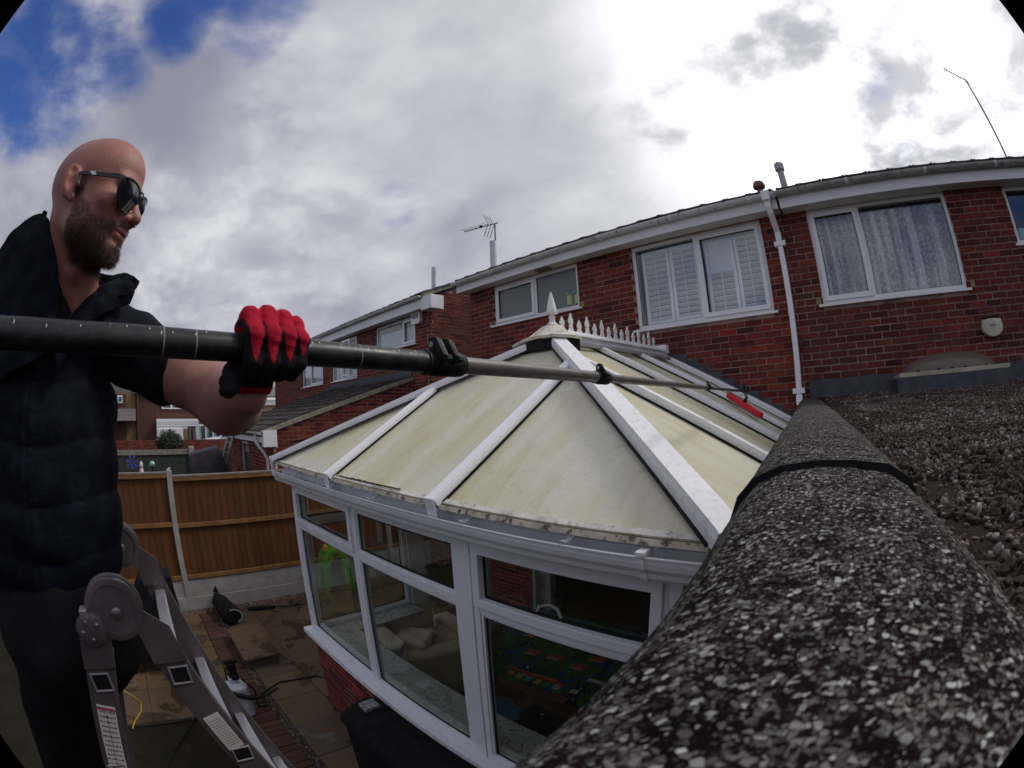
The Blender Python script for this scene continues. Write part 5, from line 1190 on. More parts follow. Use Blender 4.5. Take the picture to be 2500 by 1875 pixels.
# ruler ticks and digits printed on the first section
Rp = np.random.RandomState(6); e1 = pdv; up = Vector((0, 0, 1)); sidev = Vector((.98, .13, .12)).normalized(); sidev = (sidev - e1*sidev.dot(e1)).normalized(); u2 = e1.cross(sidev).normalized(); u2 = u2 if u2.z > 0 else -u2
tk = MB()
for s in list(np.arange(.02, .27, .014)) + list(np.arange(.40, .60, .011)):
    if Rp.uniform() < .45: continue
    a0 = Rp.uniform(.2, .7); hh = Rp.choice([.08, .14, .26])
    for q in range(3):
        a_ = a0 + hh*q/3; n_ = sidev*math.cos(a_)+u2*math.sin(a_); t_ = n_.cross(e1)
        tk.obox(pp(s)+n_*.01685, e1, t_, n_, .00045, .0009, .0002)
tk.build('ruler_marks', simple('print_white', (.6, .6, .6), .8), po, kind='stuff')
for s in (.205, .245, .475): 
    MB().tube([pp(s), pp(s+.0014)], .01693, 28, cap=False).build('ring_mark', simple('mark_grey', (.22, .22, .22), .6), po)
def lever_clamp(s, r0, r1, sc=1., two=True):
    MB().lathe(pp(s), [(r0*1.02, 0), (r0*1.14, .002), (r0*1.14, .006), (r0*1.02, .009), (r0*1.02, .016), (r0*1.22, .02), (r0*1.22, .075*sc), (r1*1.3, .085*sc), (r1, .086*sc)], 26, e1).build('collar', MBLACKR, po, smooth=True)
    for k in range(2 if two else 1):
        o = pp(s + (.022+.026*k)*sc) + (u2*.9 + sidev*.35)*r0*1.15; w = .011*sc
        for nm, sc2, mt_ in (('lever_housing', 1.0, MBLACKR), ('lever', .93, simple('lever_grey', (.22, .20, .20), .32, .6))):
            pr = [(-.010, .004), (-.008, .016), (.002, .022), (.012, .018), (.019, .004), (.026, -.010), (.034, -.013), (.036, -.020), (.024, -.022), (.014, -.014), (.006, .0), (-.004, -.004)]
            off = -e1*(w if nm == 'lever_housing' else -w*.15)
            MB().prism([o + sidev*(a*sc*sc2*.9) + u2*(b_*sc*sc2*1.05) + off*.5 for a, b_ in pr], e1*w*(.95 if nm == 'lever_housing' else .6)).build(nm, mt_, po, bevel=.0015)
        MB().lathe(o + u2*.010*sc - e1*w*.62, [(.0048*sc, 0), (.0048*sc, w*1.4)], 12, e1).build('pivot_pin', simple('steel', (.5, .5, .5), .3, 1.), po)
lever_clamp(.600, .0168, .0145)
MB().tube([pp(.66), pp(1.23)], .0146, 24).build('section', MPOLE2, po, smooth=True)
lever_clamp(1.195, .0150, .0125, .9, False)
MB().tube([pp(1.27), pp(2.66)], .0125, 20).build('section', MPOLE2, po, smooth=True)
lever_clamp(2.62, .0125, .0105, .8, False)
MB().tube([pp(2.68), pp(4.40)], .0105, 16).build('section', simple('pole_dark2', (.05, .046, .048), .45, .2), po, smooth=True)
bc = Vector((-1.067, 4.22, -.052)); 
MB().tube([pp(4.37), pp(4.45), bc + Vector((.02, .03, .07)), bc + Vector((0, 0, .03))], [.016, .016, .014, .02], 10).build('swivel', MBLACKR, po, smooth=True)
MB().tube([pp(4.44)+Vector((0, 0, -.01)), pp(4.45)+Vector((0, 0, .07))], .009, 8).build('jet', MBLACKR, po)
bd_ = Vector((.36, -.16, -.205)).normalized(); _, bs_, bu_ = basis(bd_, (.47, 0, .88))
b = MB(); b.obox(bc, bd_, bs_, bu_, .225, .034, .024); b.build('brush_head', simple('brush_red', (.62, .012, .03), .5), po, bevel=.008)
Rb = np.random.RandomState(1); b = MB()
for _ in range(1500):
    p = bc + bd_*Rb.uniform(-.20, .20) + bs_*Rb.uniform(-.024, .024) - bu_*.018; q = p - bu_*.026 + Vector(Rb.normal(size=3))*.005
    b.add([p-bd_*.0006, p+bd_*.0006, q], [(0, 1, 2)])
b.build('bristles', simple('bristle_pale', (.5, .5, .5), .8), po, fix=False, kind='stuff')
for a_ in (-.09, .09): MB().tube([pp(4.42), bc + bd_*a_ + bu_*.03], .003, 5).build('water_tube', simple('tube_clear', (.55, .56, .58), .3), po)

# ------------------------------------------------------------------ folding ladder
la = root('folding_ladder', (-.93, -.1, GZ), 'grey folding aluminium ladder with round locking hinges at the top', 'ladder')
ML = simple('ladder_grey', (.165, .148, .158), .34, .6, var=.10, vs=12, grime=((.09, .07, .07), 60, .62, .8))
MLB = simple('ladder_bright', (.34, .34, .37), .35, .6, var=.04, vs=5); MRIV = simple('rivet', (.35, .34, .35), .35, .9)
HC_ = (-.105, -.280); sl_ = .29
legA = lambda z: -.043 - sl_*(z+.34)*1.0
legB = lambda z: -.157 + sl_*(z+.345)*1.0
MLBL = simple('label_paper', (.50, .47, .46), .8, var=.06)
def stile(xc, leg, sgn, zt, w=.034, face=.012):
    zt0, zb0 = zt, GZ+.02
    a, b_ = Vector((xc, leg(zt0), zt0)), Vector((xc, leg(zb0), zb0)); d = (b_-a).normalized(); n = d.cross(Vector((1, 0, 0))).normalized()
    # C section seen from the camera side: web, two lips
    m = (a+b_)/2; L = (b_-a).length/2
    MB().obox(m + Vector((face, 0, 0)), d, n, (1, 0, 0), L, w, .0016).obox(m + n*(w-.0016), d, n, (1, 0, 0), L, .0016, face).obox(m - n*(w-.0016), d, n, (1, 0, 0), L, .0016, face).build('stile', ML, la, bevel=.001)
    return a, d, n
def hinge(xc, far=False):
    for s_, t_ in ((1, .006), (-1, .004)):
        MB().lathe((xc+s_*.011+.004, HC_[0], HC_[1]), [(.049, 0), (.0525, .001), (.0525, .005), (.049, .006), (.040, .006), (.040, .0045), (.0, .0045)], 40, (1, 0, 0)).build('hinge_disc', ML, la, smooth=True)
    MB().lathe((xc-.006, HC_[0], HC_[1]), [(.0485, 0), (.0485, .02)], 32, (1, 0, 0)).build('hinge_core', simple('hinge_dark', (.03, .028, .03), .5, .3), la, smooth=True)
    MB().lathe((xc+.022, HC_[0]+.004, HC_[1]-.004), [(.010, 0), (.0095, .004), (.006, .0055), (0, .006)], 18, (1, 0, 0)).build('pivot', MRIV, la, smooth=True)
    MB().lathe((xc+.014, HC_[0]-.052, HC_[1]-.030), [(.026, 0), (.028, .002), (.028, .012), (.022, .014), (0, .014)], 26, (1, 0, 0)).build('lock_knob', ML, la, smooth=True)
    MB().box(xc+.008, xc+.030, HC_[0]-.064, HC_[0]-.050, HC_[1]-.012, HC_[1]+.006).build('latch', MLB, la, bevel=.002)
    for k in range(4):
        a_ = .6+k*1.35; MB().lathe((xc+.028, HC_[0]-.052+.016*math.cos(a_), HC_[1]-.030+.016*math.sin(a_)), [(.0045, 0), (.003, .003)], 10, (1, 0, 0)).build('rivet', MRIV, la)
    for leg in (legA, legB):
        z0 = -.335; MB().prism([(xc+.016, leg(z0-.045)-.031, z0-.045), (xc+.016, leg(z0-.045)+.031, z0-.045), (xc+.016, leg(z0)+.030, z0+.02), (xc+.016, HC_[0]+(.050 if leg is legA else .02), HC_[1]-.004), (xc+.016, HC_[0]-(.050 if leg is legB else .02), HC_[1]-.004), (xc+.016, leg(z0)-.030, z0+.02)], (.003, 0, 0)).build('hinge_plate', ML, la)
        for dy, dz in ((-.018, -.004), (.018, -.010), (-.016, -.040), (.018, -.045)):
            MB().lathe((xc+.0135, leg(z0+dz)+dy, z0+dz), [(.0062, 0), (.0055, .003), (.0, .0045)], 12, (1, 0, 0)).build('rivet', MRIV, la, smooth=True)
for xc in (-.737, -1.135):
    for leg in (legA, legB): stile(xc, leg, 1, -.35, .0275)
    hinge(xc)
for leg in (legA, legB):
    z = -.408
    while z > GZ+.1:
        y_ = leg(z)
        MB().box(-1.135, -.735, y_-.014, y_+.014, z-.014, z+.014).build('rung', MLB, la, bevel=.003)
        for xc in (-.724,):
            fr = MB(); frame_ring(fr, (xc, y_, z), (0, 1, 0), Vector((1, 0, 0)), -.0195, .0195, -.0185, .0185, .0045, 0, .0040); fr.build('rung_collar', MLB, la, bevel=.0018)
            MB().box(xc-.004, xc+.0018, y_-.0150, y_+.0150, z-.0140, z+.0140).build('rung_opening', MBLACKR, la)
        z -= .195
def label(leg, z0, z1, w, name, lines, head=False):
    a, b_ = Vector((-.7225, leg(z0), z0)), Vector((-.7225, leg(z1), z1)); d = (b_-a).normalized(); n = d.cross(Vector((1, 0, 0))).normalized(); m = (a+b_)/2; L = (b_-a).length/2
    o = MB().obox(m, d, n, (1, 0, 0), L, w, .0008).build(name, MLBL, la)
    pr = MB(); R = np.random.RandomState(3)
    for i in range(lines):
        t = -L + .012 + (2*L-.018)*i/lines
        x = -w+.003
        while x < w-.004:
            q = R.uniform(.0008, .0035); pr.obox(m + d*t + n*(x+q/2) + Vector((.001, 0, 0)), d, n, (1, 0, 0), .0006 if not head else R.uniform(.0008, .0022), q/2, .0001); x += q + .0012
    pr.build('print', simple('print_black', (.04, .04, .05), .8), la, kind='stuff')
    if head:
        MB().obox(m - d*(L-.006) + Vector((.001, 0, 0)), d, n, (1, 0, 0), .0028, w*.97, .0002).build('label_header', simple('print_pink', (.32, .05, .10), .8), la)
        MB().obox(m + Vector((.0011, 0, 0)) + d*.004, d, n, (1, 0, 0), L-.012, .0004, .0002).build('label_rule', simple('print_black', (.04, .04, .05), .8), la)
label(legB, -.455, -.63, .018, 'instruction_label', 15, True)
label(legA, -.500, -.585, .017, 'rating_label', 12)
for leg in (legA, legB):
    for xc in (-.737, -1.135): MB().box(xc-.03, xc+.025, leg(GZ+.03)-.045, leg(GZ+.03)+.045, GZ-.002, GZ+.05).build('rubber_foot', MBLACKR, la, bevel=.006)
# ------------------------------------------------------------------ the person (continuous surfaces grown from signed distance fields)
def surfnet(f, lo, hi, h):
    lo, hi = np.array(lo, float), np.array(hi, float); n = np.ceil((hi-lo)/h).astype(int)+1
    ax = [lo[i]+h*np.arange(n[i]) for i in range(3)]
    X, Y, Z = np.meshgrid(*ax, indexing='ij'); S = f(X, Y, Z).astype(np.float32)
    ins = S < 0
    c = np.zeros((n[0]-1, n[1]-1, n[2]-1), int)
    for i in (0, 1):
        for j in (0, 1):
            for k in (0, 1): c += ins[i:n[0]-1+i, j:n[1]-1+j, k:n[2]-1+k]
    act = (c > 0) & (c < 8); idx = -np.ones(act.shape, int); I, J, K = np.nonzero(act); idx[I, J, K] = np.arange(len(I))
    acc = np.zeros((len(I), 3)); cnt = np.zeros(len(I))
    for a in range(3):
        o = [q for q in range(3) if q != a]
        for u in (0, 1):
            for v in (0, 1):
                p = [I.copy(), J.copy(), K.copy()]; p[o[0]] = p[o[0]]+u; p[o[1]] = p[o[1]]+v; q = [x.copy() for x in p]; q[a] = q[a]+1
                s0, s1 = S[p[0], p[1], p[2]], S[q[0], q[1], q[2]]; m = (s0 < 0) != (s1 < 0)
                t = s0[m]/(s0[m]-s1[m]); pt = np.stack([x[m] for x in p], 1).astype(float); pt[:, a] += t; acc[m] += pt; cnt[m] += 1
    V = lo + h*(acc/cnt[:, None]); F = []
    for a in range(3):
        o = [(a+1) % 3, (a+2) % 3]; sh = list(S.shape); sl0 = [slice(1, sh[q]-1) for q in range(3)]; sl0[a] = slice(0, sh[a]-1); sl1 = list(sl0); sl1[a] = slice(1, sh[a])
        s0, s1 = ins[tuple(sl0)], ins[tuple(sl1)]; m = s0 != s1; P = np.stack(np.nonzero(m), 1); P[:, o[0]] += 1; P[:, o[1]] += 1
        flip = s0[m]
        def cid(d0, d1):
            Q = P.copy(); Q[:, o[0]] -= d0; Q[:, o[1]] -= d1; return idx[Q[:, 0], Q[:, 1], Q[:, 2]]
        q = np.stack([cid(1, 1), cid(0, 1), cid(0, 0), cid(1, 0)], 1)
        q[~flip] = q[~flip][:, ::-1]; F.append(q)
    return V, np.concatenate(F)
def smin(a, b, k): h = np.clip(.5+.5*(b-a)/k, 0, 1); return b*(1-h)+a*h - k*h*(1-h)
def smax(a, b, k): return -smin(-a, -b, k)
def ell(X, Y, Z, c, r, rz=0., rx=0., ry=0.):
    x, y, z = X-c[0], Y-c[1], Z-c[2]
    if rz: ca, sa = math.cos(rz), math.sin(rz); x, y = ca*x+sa*y, -sa*x+ca*y
    if rx: ca, sa = math.cos(rx), math.sin(rx); y, z = ca*y+sa*z, -sa*y+ca*z
    if ry: ca, sa = math.cos(ry), math.sin(ry); x, z = ca*x+sa*z, -sa*x+ca*z
    k0 = np.sqrt((x/r[0])**2+(y/r[1])**2+(z/r[2])**2); k1 = np.sqrt((x/r[0]**2)**2+(y/r[1]**2)**2+(z/r[2]**2)**2)+1e-9
    return k0*(k0-1)/k1
def cap(X, Y, Z, a, b, ra, rb):
    a, b = np.array(a, float), np.array(b, float); d = b-a; L2 = d@d
    t = np.clip(((X-a[0])*d[0]+(Y-a[1])*d[1]+(Z-a[2])*d[2])/L2, 0, 1)
    return np.sqrt((X-a[0]-t*d[0])**2+(Y-a[1]-t*d[1])**2+(Z-a[2]-t*d[2])**2) - (ra+(rb-ra)*t)
def chain(X, Y, Z, pts, rs, k=.01):
    s = None
    for i in range(len(pts)-1):
        q = cap(X, Y, Z, pts[i], pts[i+1], rs[i], rs[i+1]); s = q if s is None else smin(s, q, k)
    return s
def sdf_mesh(name, V, F, m, par, col=None, sub=False):
    o0 = np.array(wloc(par)) if par else np.zeros(3)
    me = bpy.data.meshes.new(name); me.vertices.add(len(V)); me.vertices.foreach_set('co', (V-o0).ravel().astype(np.float32))
    me.loops.add(len(F)*4); me.loops.foreach_set('vertex_index', F.ravel().astype(np.int32)); me.polygons.add(len(F)); me.polygons.foreach_set('loop_start', np.arange(0, len(F)*4, 4, dtype=np.int32))
    me.polygons.foreach_set('loop_total', np.full(len(F), 4, dtype=np.int32)); me.update(calc_edges=True); me.validate()
    me.polygons.foreach_set('use_smooth', [True]*len(me.polygons))
    if col is not None:
        a = me.color_attributes.new('Col', 'FLOAT_COLOR', 'POINT'); a.data.foreach_set('color', np.concatenate([col, np.ones((len(col), 1))], 1).ravel().astype(np.float32))
    o = link(me, name, m, par)
    s = o.modifiers.new('smooth', 'SMOOTH'); s.factor = .5; s.iterations = 3
    return o
def sstep(x, a, b): t = np.clip((x-a)/(b-a), 0, 1); return t*t*(3-2*t)
def vnoise(P, s, seed=0.): return np.array([mnoise.noise(Vector((p[0]*s+seed, p[1]*s, p[2]*s))) for p in P])
pe = root('person', (-.98, -.45, -1.35), 'bald bearded man in sunglasses and navy padded gilet holding the long pole', 'person')
# ---- head
HCn = np.array([-.835, -.160, .385])
Fw = np.array([.36, .925, -.14]); Fw /= np.linalg.norm(Fw); Rr = np.cross(Fw, [0, -.04, 1.]); Rr /= np.linalg.norm(Rr); Up = np.cross(Rr, Fw)
HM = np.stack([Rr, Fw, Up])               # local = HM @ (world - HCn); local x = his right
NB = HM @ (np.array([-.935, -.168, .175]) - HCn)
def head(x, y, z):
    ax_ = np.abs(x)
    s = ell(x, y, z, (0, -.016, .030), (.077, .100, .086))
    s = smin(s, ell(x, y, z, (0, .022, .046), (.067, .075, .063)), .02)
    s = smin(s, ell(x, y, z, (0, .030, -.030), (.064, .064, .075)), .025)
    s = smin(s, ell(x, y, z, (0, .036, -.080), (.053, .054, .040)), .022)
    s = smin(s, ell(ax_, y, z, (.048, .012, -.064), (.023, .034, .033)), .022)
    s = smin(s, ell(x, y, z, (0, .082, -.104), (.026, .016, .018)), .018)
    s = smin(s, ell(x, y, z, (0, .082, .022), (.050, .016, .012)), .014)
    s = smin(s, ell(ax_, y, z, (.045, .062, -.022), (.022, .022, .018)), .018)
    s = smax(s, -ell(ax_, y, z, (.031, .106, -.004), (.017, .018, .013)), .012)
    s = smin(s, ell(ax_, y, z, (.031, .079, -.005), (.014, .012, .010)), .004)
    s = smin(s, cap(x, y, z, (0, .092, .010), (0, .113, -.030), .0078, .0115), .010)
    s = smin(s, ell(x, y, z, (0, .116, -.035), (.0120, .0130, .0110)), .006)
    s = smin(s, ell(ax_, y, z, (.0135, .102, -.039), (.0090, .0120, .0088)), .005)
    s = smax(s, -ell(ax_, y, z, (.0065, .107, -.0465), (.0038, .0055, .004)), .002)
    s = smin(s, ell(x, y, z, (0, .082, -.054), (.030, .019, .020)), .012)
    s = smin(s, ell(x, y, z, (0, .0955, -.0605), (.0230, .0060, .0042)), .006)
    s = smin(s, ell(x, y, z, (0, .0935, -.0710), (.0195, .0068, .0055)), .006)
    s = smax(s, -ell(x, y, z, (0, .1035, -.0657), (.0250, .0110, .0012)), .002)
    # ears
    e = ell(ax_, y, z, (.0835, -.016, -.004), (.0075, .0195, .0325), .45, .15)
    e = smax(e, -ell(ax_, y, z, (.0925, -.009, -.006), (.0090, .0110, .0170), .45, .15), .004)
    e = smax(e, -ell(ax_, y, z, (.0925, -.014, .013), (.0070, .0085, .0090), .45, .15), .004)
    e = smin(e, ell(ax_, y, z, (.0800, .003, -.008), (.0040, .0045, .0065)), .003)
    e = smin(e, ell(ax_, y, z, (.0790, -.002, -.032), (.0050, .0075, .0085)), .005)
    s = smin(s, e, .006)
    # neck, with muscle to the collar bone
    s = smin(s, cap(x, y, z, (0, -.030, -.045), NB, .056, .058), .020)
    s = smin(s, ell(x, y, z, (0, .010, -.136), (.012, .012, .013)), .02)
    return s
def headw(X, Y, Z):
    P = np.stack([X-HCn[0], Y-HCn[1], Z-HCn[2]]); q = np.tensordot(HM, P, 1); return head(*q)
Vh, Fh = surfnet(head, (-.11, -.15, -.27), (.11, .145, .135), .0022)
def beard_mask(V):
    x, y, z = np.abs(V[:, 0]), V[:, 1], V[:, 2]
    nz = vnoise(V, 45)*.006 + vnoise(V, 160)*.003
    top = np.interp(y, [-.03, 0, .02, .05, .075, .10], [.02, .012, -.022, -.045, -.050, -.046])    # upper edge of the beard, side to front
    m = sstep(top+nz - z, -.004, .010)*sstep(y, -.006, .012)
    side = sstep(y, -.012, .002)*sstep(.016 - y, -.004, .006)*sstep(z, -.04, -.02)*sstep(.020-z, 0, .010)   # sideburn
    m = np.maximum(m, side*.9)
    m *= sstep(z - (-.132 - .06*(y-.03)), -.018, .014)
    lips = (np.abs(z+.066) < .0120*np.sqrt(np.clip(1-(x/.027)**2, 0, 1))) & (y > .075); m = np.where(lips, 0, m)
    under = (z < -.076) & (z > -.088) & (x > .004) & (x < .030) & (y > .07); m = np.where(under, m*.35, m)
    m = np.where((z > -.054) & (x < .006) & (y > .09), m*.6, m); m = np.where((z > -.046) & (y > .085) , 0, m)
    return np.clip(m, 0, 1), lips
bm, lips = beard_mask(Vh)
skin = np.array([.34, .155, .12]); n1_ = vnoise(Vh, 30, 5)[:, None]; n2_ = vnoise(Vh, 120, 9)[:, None]
C = skin*(1+.14*n1_+.08*n2_)
x, y, z = np.abs(Vh[:, 0]), Vh[:, 1], Vh[:, 2]
red = np.exp(-(((y-.11)/.02)**2+((z+.035)/.02)**2+(x/.02)**2)) + sstep(x, .072, .082)*sstep(.05-np.abs(z+.005), 0, .02) + .5*np.exp(-(((x-.05)/.02)**2+((z+.02)/.025)**2+((y-.06)/.03)**2))
C = C*(1-.35*np.clip(red, 0, 1)[:, None]) + np.array([.42, .13, .11])*(.35*np.clip(red, 0, 1)[:, None])
brow = np.exp(-((z-.021-.10*(x-.03)*(x < .03))/.0035)**2)*sstep(x, .010, .016)*sstep(.056-x, 0, .008)*sstep(y, .055, .065)
C = C*(1-.6*brow[:, None]) + np.array([.06, .035, .025])*(.6*brow[:, None])
C = np.where(lips[:, None], np.array([.32, .125, .11]), C)
hairstub = sstep(z, .0, .03)*sstep(.05-y, 0, .05)*.14; C = C*(1-hairstub[:, None]) + np.array([.12, .09, .08])*hairstub[:, None]
dens = np.clip(bm*(.78+.5*vnoise(Vh, 260, 3)), 0, 1)*.82
blot = np.clip(.5+1.2*vnoise(Vh, 14, 31)+.6*vnoise(Vh, 42, 17), 0, 1)[:, None]; C = C*(1-.22*blot) + np.array([.40, .11, .09])*.22*blot*.8
pore = (vnoise(Vh, 330, 8) > .42)[:, None]; C = C*(1-.12*pore); C = C*(1-dens[:, None]) + np.array([.045, .024, .018])*dens[:, None]
Vw = Vh @ HM + HCn
# ---- arm (his left, reaching to the pole)
Sh, El, Wr = np.array([-.975, -.01, .135]), np.array([-.875, .165, .030]), np.array([-.600, .145, .034])
def arm(X, Y, Z):
    s = chain(X, Y, Z, [Sh, Sh*.45+El*.55+np.array([.0, 0, .012]), El+np.array([.02, 0, .008])], [.058, .062, .050], .02)
    s = smin(s, chain(X, Y, Z, [El, El*.65+Wr*.35, Wr], [.046, .049, .028], .02), .05)
    return smin(s, ell(X, Y, Z, El*.75+Wr*.25+np.array([0, -.004, .006]), (.080, .044, .045)), .04)
Va, Fa = surfnet(arm, (-1.06, -.11, -.07), (-.56, .26, .22), .004)
na = vnoise(Va, 22, 2)[:, None]; Ca = np.array([.33, .16, .125])*(1+.16*na+.06*vnoise(Va, 90, 4)[:, None])
# ---- bare torso under the clothes keeps head and arm one body
def trunk(X, Y, Z):
    s = ell(X, Y, Z, (-1.0, -.27, -.02), (.085, .15, .26)); s = smin(s, cap(X, Y, Z, Sh, (-1.0, -.22, .15), .05, .07), .04)
    s = smin(s, cap(X, Y, Z, (-.99, -.22, .12), (-.925, -.18, .20), .06, .045), .04); return smin(s, cap(X, Y, Z, (-1.0, -.50, .10), (-1.0, -.25, .13), .05, .07), .04)
Vt, Ft = surfnet(trunk, (-1.12, -.60, -.32), (-.80, .05, .33), .009); Ct_ = np.tile(skin, (len(Vt), 1))
V_ = np.concatenate([Vw, Va, Vt]); F_ = np.concatenate([Fh, Fa+len(Vw), Ft+len(Vw)+len(Va)]); C_ = np.concatenate([C, Ca, Ct_])
mk_ = Mat('skin', .48, 0, .4); at = mk_.n('ShaderNodeVertexColor'); at.layer_name = 'Col'; _p = mk_.pos()
c = mk_.mix(mk_.rng(mk_.noise(_p, 420, 3, .6), .35, .7, 0, .35), at.outputs[0], mk_.mix(1.0, at.outputs[0], (.66, .55, .52), 'MULTIPLY')); mk_.color(c)
mk_.b.inputs['Subsurface Weight'].default_value = .12; mk_.b.inputs['Subsurface Radius'].default_value = (.012, .005, .003); mk_.b.inputs['Subsurface Scale'].default_value = .6
mk_.bump(mk_.math('ADD', mk_.noise(_p, 700, 4, .6), mk_.math('MULTIPLY', mk_.noise(_p, 160, 4, .6), 1.2)), .35, .0016)
sdf_mesh('body', V_, F_, mk_.m, pe, C_)
# fine dark hair on the forearm
Ra = np.random.RandomState(21); pk = Ra.choice(len(Va), 1500); av = []
fd = (Wr-El)/np.linalg.norm(Wr-El)
for i in pk:
    p_ = Va[i]
    if p_[0] < -.93: continue
    d_ = fd*.6 + Ra.normal(size=3)*.5; d_ /= np.linalg.norm(d_); s_ = np.cross(d_, Ra.normal(size=3)); s_ /= np.linalg.norm(s_)
    av += [p_-s_*.00013, p_+s_*.00013, p_+d_*Ra.uniform(.006, .013)]
me = bpy.data.meshes.new('arm_hair'); me.from_pydata((np.array(av)-np.array(wloc(pe))).tolist(), [], [(3*i, 3*i+1, 3*i+2) for i in range(len(av)//3)])
tag(link(me, 'arm_hair', simple('hair_fine', (.09, .05, .035), .7), pe), kind='stuff')
def tow(v): return Vector(np.array(v) @ HM + HCn)
# beard hairs
Rh = np.random.RandomState(12); sel = np.nonzero(bm > .35)[0]; eps = .001
pick = Rh.choice(sel, 14000); Pp = Vh[pick] + Rh.normal(size=(14000, 3))*.0008
gr = np.stack([head(Pp[:, 0]+eps*(a == 0), Pp[:, 1]+eps*(a == 1), Pp[:, 2]+eps*(a == 2)) - head(Pp[:, 0]-eps*(a == 0), Pp[:, 1]-eps*(a == 1), Pp[:, 2]-eps*(a == 2)) for a in range(3)], 1); gr /= np.linalg.norm(gr, axis=1)[:, None]+1e-9
dr_ = gr*.55 + np.array([0, .15, -.65]) + Rh.normal(size=gr.shape)*.28; dr_ /= np.linalg.norm(dr_, axis=1)[:, None]
ln_ = (.0045 + .006*bm[pick]*sstep(-Pp[:, 2], .03, .09))*Rh.uniform(.4, 1.25, 14000)*(.35+.65*sstep(Pp[:, 2], -.135, -.115)); sv = np.cross(dr_, Rh.normal(size=gr.shape)); sv /= np.linalg.norm(sv, axis=1)[:, None]
A0 = Pp-sv*.00028; A1 = Pp+sv*.00028; A2 = Pp + dr_*ln_[:, None]
HV = (np.stack([A0, A1, A2], 1).reshape(-1, 3)) @ HM + HCn - np.array(wloc(pe)); me = bpy.data.meshes.new('beard'); me.from_pydata(HV.tolist(), [], [(3*i, 3*i+1, 3*i+2) for i in range(14000)])
tag(link(me, 'beard', simple('beard_brown', (.05, .026, .018), .7, var=.5, vs=60), pe), kind='stuff')
# ---- sunglasses: lenses follow a gentle wrap
MFR = simple('frame_black', (.008, .008, .009), .22); MLENS = simple('lens_dark', (.006, .006, .010), .06, 0., .9)
sg = bpy.data.objects.new('sunglasses', None); COL.objects.link(sg); sg.parent = pe
def glob(b, name, m, **k):
    b.v = [tuple(tow(v)) for v in b.v]; return b.build(name, m, sg, **k)
for s_ in (1, -1):
    outl = []
    for k in range(28):
        a = 2*math.pi*k/28; ca, sa = math.cos(a), math.sin(a)
        wx = .0285*(1 - .18*max(0, -sa)) ; hz = .0205 if sa > 0 else .0265
        px_ = math.copysign(abs(ca)**.85, ca)*wx; pz = math.copysign(abs(sa)**(.65 if sa > 0 else .95), sa)*hz + .003*ca
        px_ *= 1.10; pz *= 1.12; X_ = .0350 + px_; outl.append((s_*X_, .1115 - 7.5*max(0, X_-.014)**2 - .006*(pz < 0)*abs(pz)/.025, -.006 + pz))
    b = MB(); b.loft([[(x_, y_+.0012, z_) for x_, y_, z_ in outl], [(s_*.0350+(x_-s_*.0350)*.5, y_*.5+.5*(.1115-7.5*.0195**2)+.003, -.006+(z_+.006)*.5) for x_, y_, z_ in outl], [(s_*.0350+(x_-s_*.0350)*.02, .1125-7.5*.0195**2+.003, -.006+(z_+.006)*.02) for x_, y_, z_ in outl]], cap=True)
    glob(b, 'lens', MLENS, smooth=True)
    b = MB(); pts = outl+[outl[0], outl[1]]; b.tube(pts, [.0030 if q[2] > .004 else .0021 for q in pts], 8, cap=False); glob(b, 'rim', MFR, smooth=True)
    top = .012
    b = MB(); b.loft([[(s_*(.0615), .0975, top+dz) for dz in (-.006, .005)] + [(s_*.0585, .0975, top+dz) for dz in (.005, -.006)], [(s_*.0715, .088, top+dz) for dz in (-.005, .005)] + [(s_*.0680, .088, top+dz) for dz in (.005, -.005)],
        [(s_*.0785, .045, top+dz) for dz in (-.004, .004)] + [(s_*.0762, .045, top+dz) for dz in (.004, -.004)], [(s_*.0825, .005, top+dz) for dz in (-.0035, .0035)] + [(s_*.0802, .005, top+dz) for dz in (.0035, -.0035)],
        [(s_*.0835, -.015, top-.004+dz) for dz in (-.003, .003)] + [(s_*.081, -.015, top-.004+dz) for dz in (.003, -.003)], [(s_*.080, -.038, top-.024+dz) for dz in (-.003, .003)] + [(s_*.078, -.038, top-.024+dz) for dz in (.003, -.003)]])
    glob(b, 'temple', MFR, bevel=.0006)
    b = MB(); b.add([(s_*.0800, .040, top-.003), (s_*.0806, .034, top+.003), (s_*.0815, .022, top+.003), (s_*.0810, .028, top-.003)], [(0, 1, 2, 3)]); b.v = [(v[0]+s_*.0006, v[1], v[2]) for v in b.v]; glob(b, 'logo_mark', simple('mark_white', (.6, .62, .64), .3))
b = MB(); b.tube([(-.009, .1125, .004), (0, .1165, .006), (.009, .1125, .004)], .0022, 8).tube([(-.012, .1110, .013), (0, .1145, .0135), (.012, .1110, .013)], .0017, 8); glob(b, 'bridge', MFR, smooth=True)
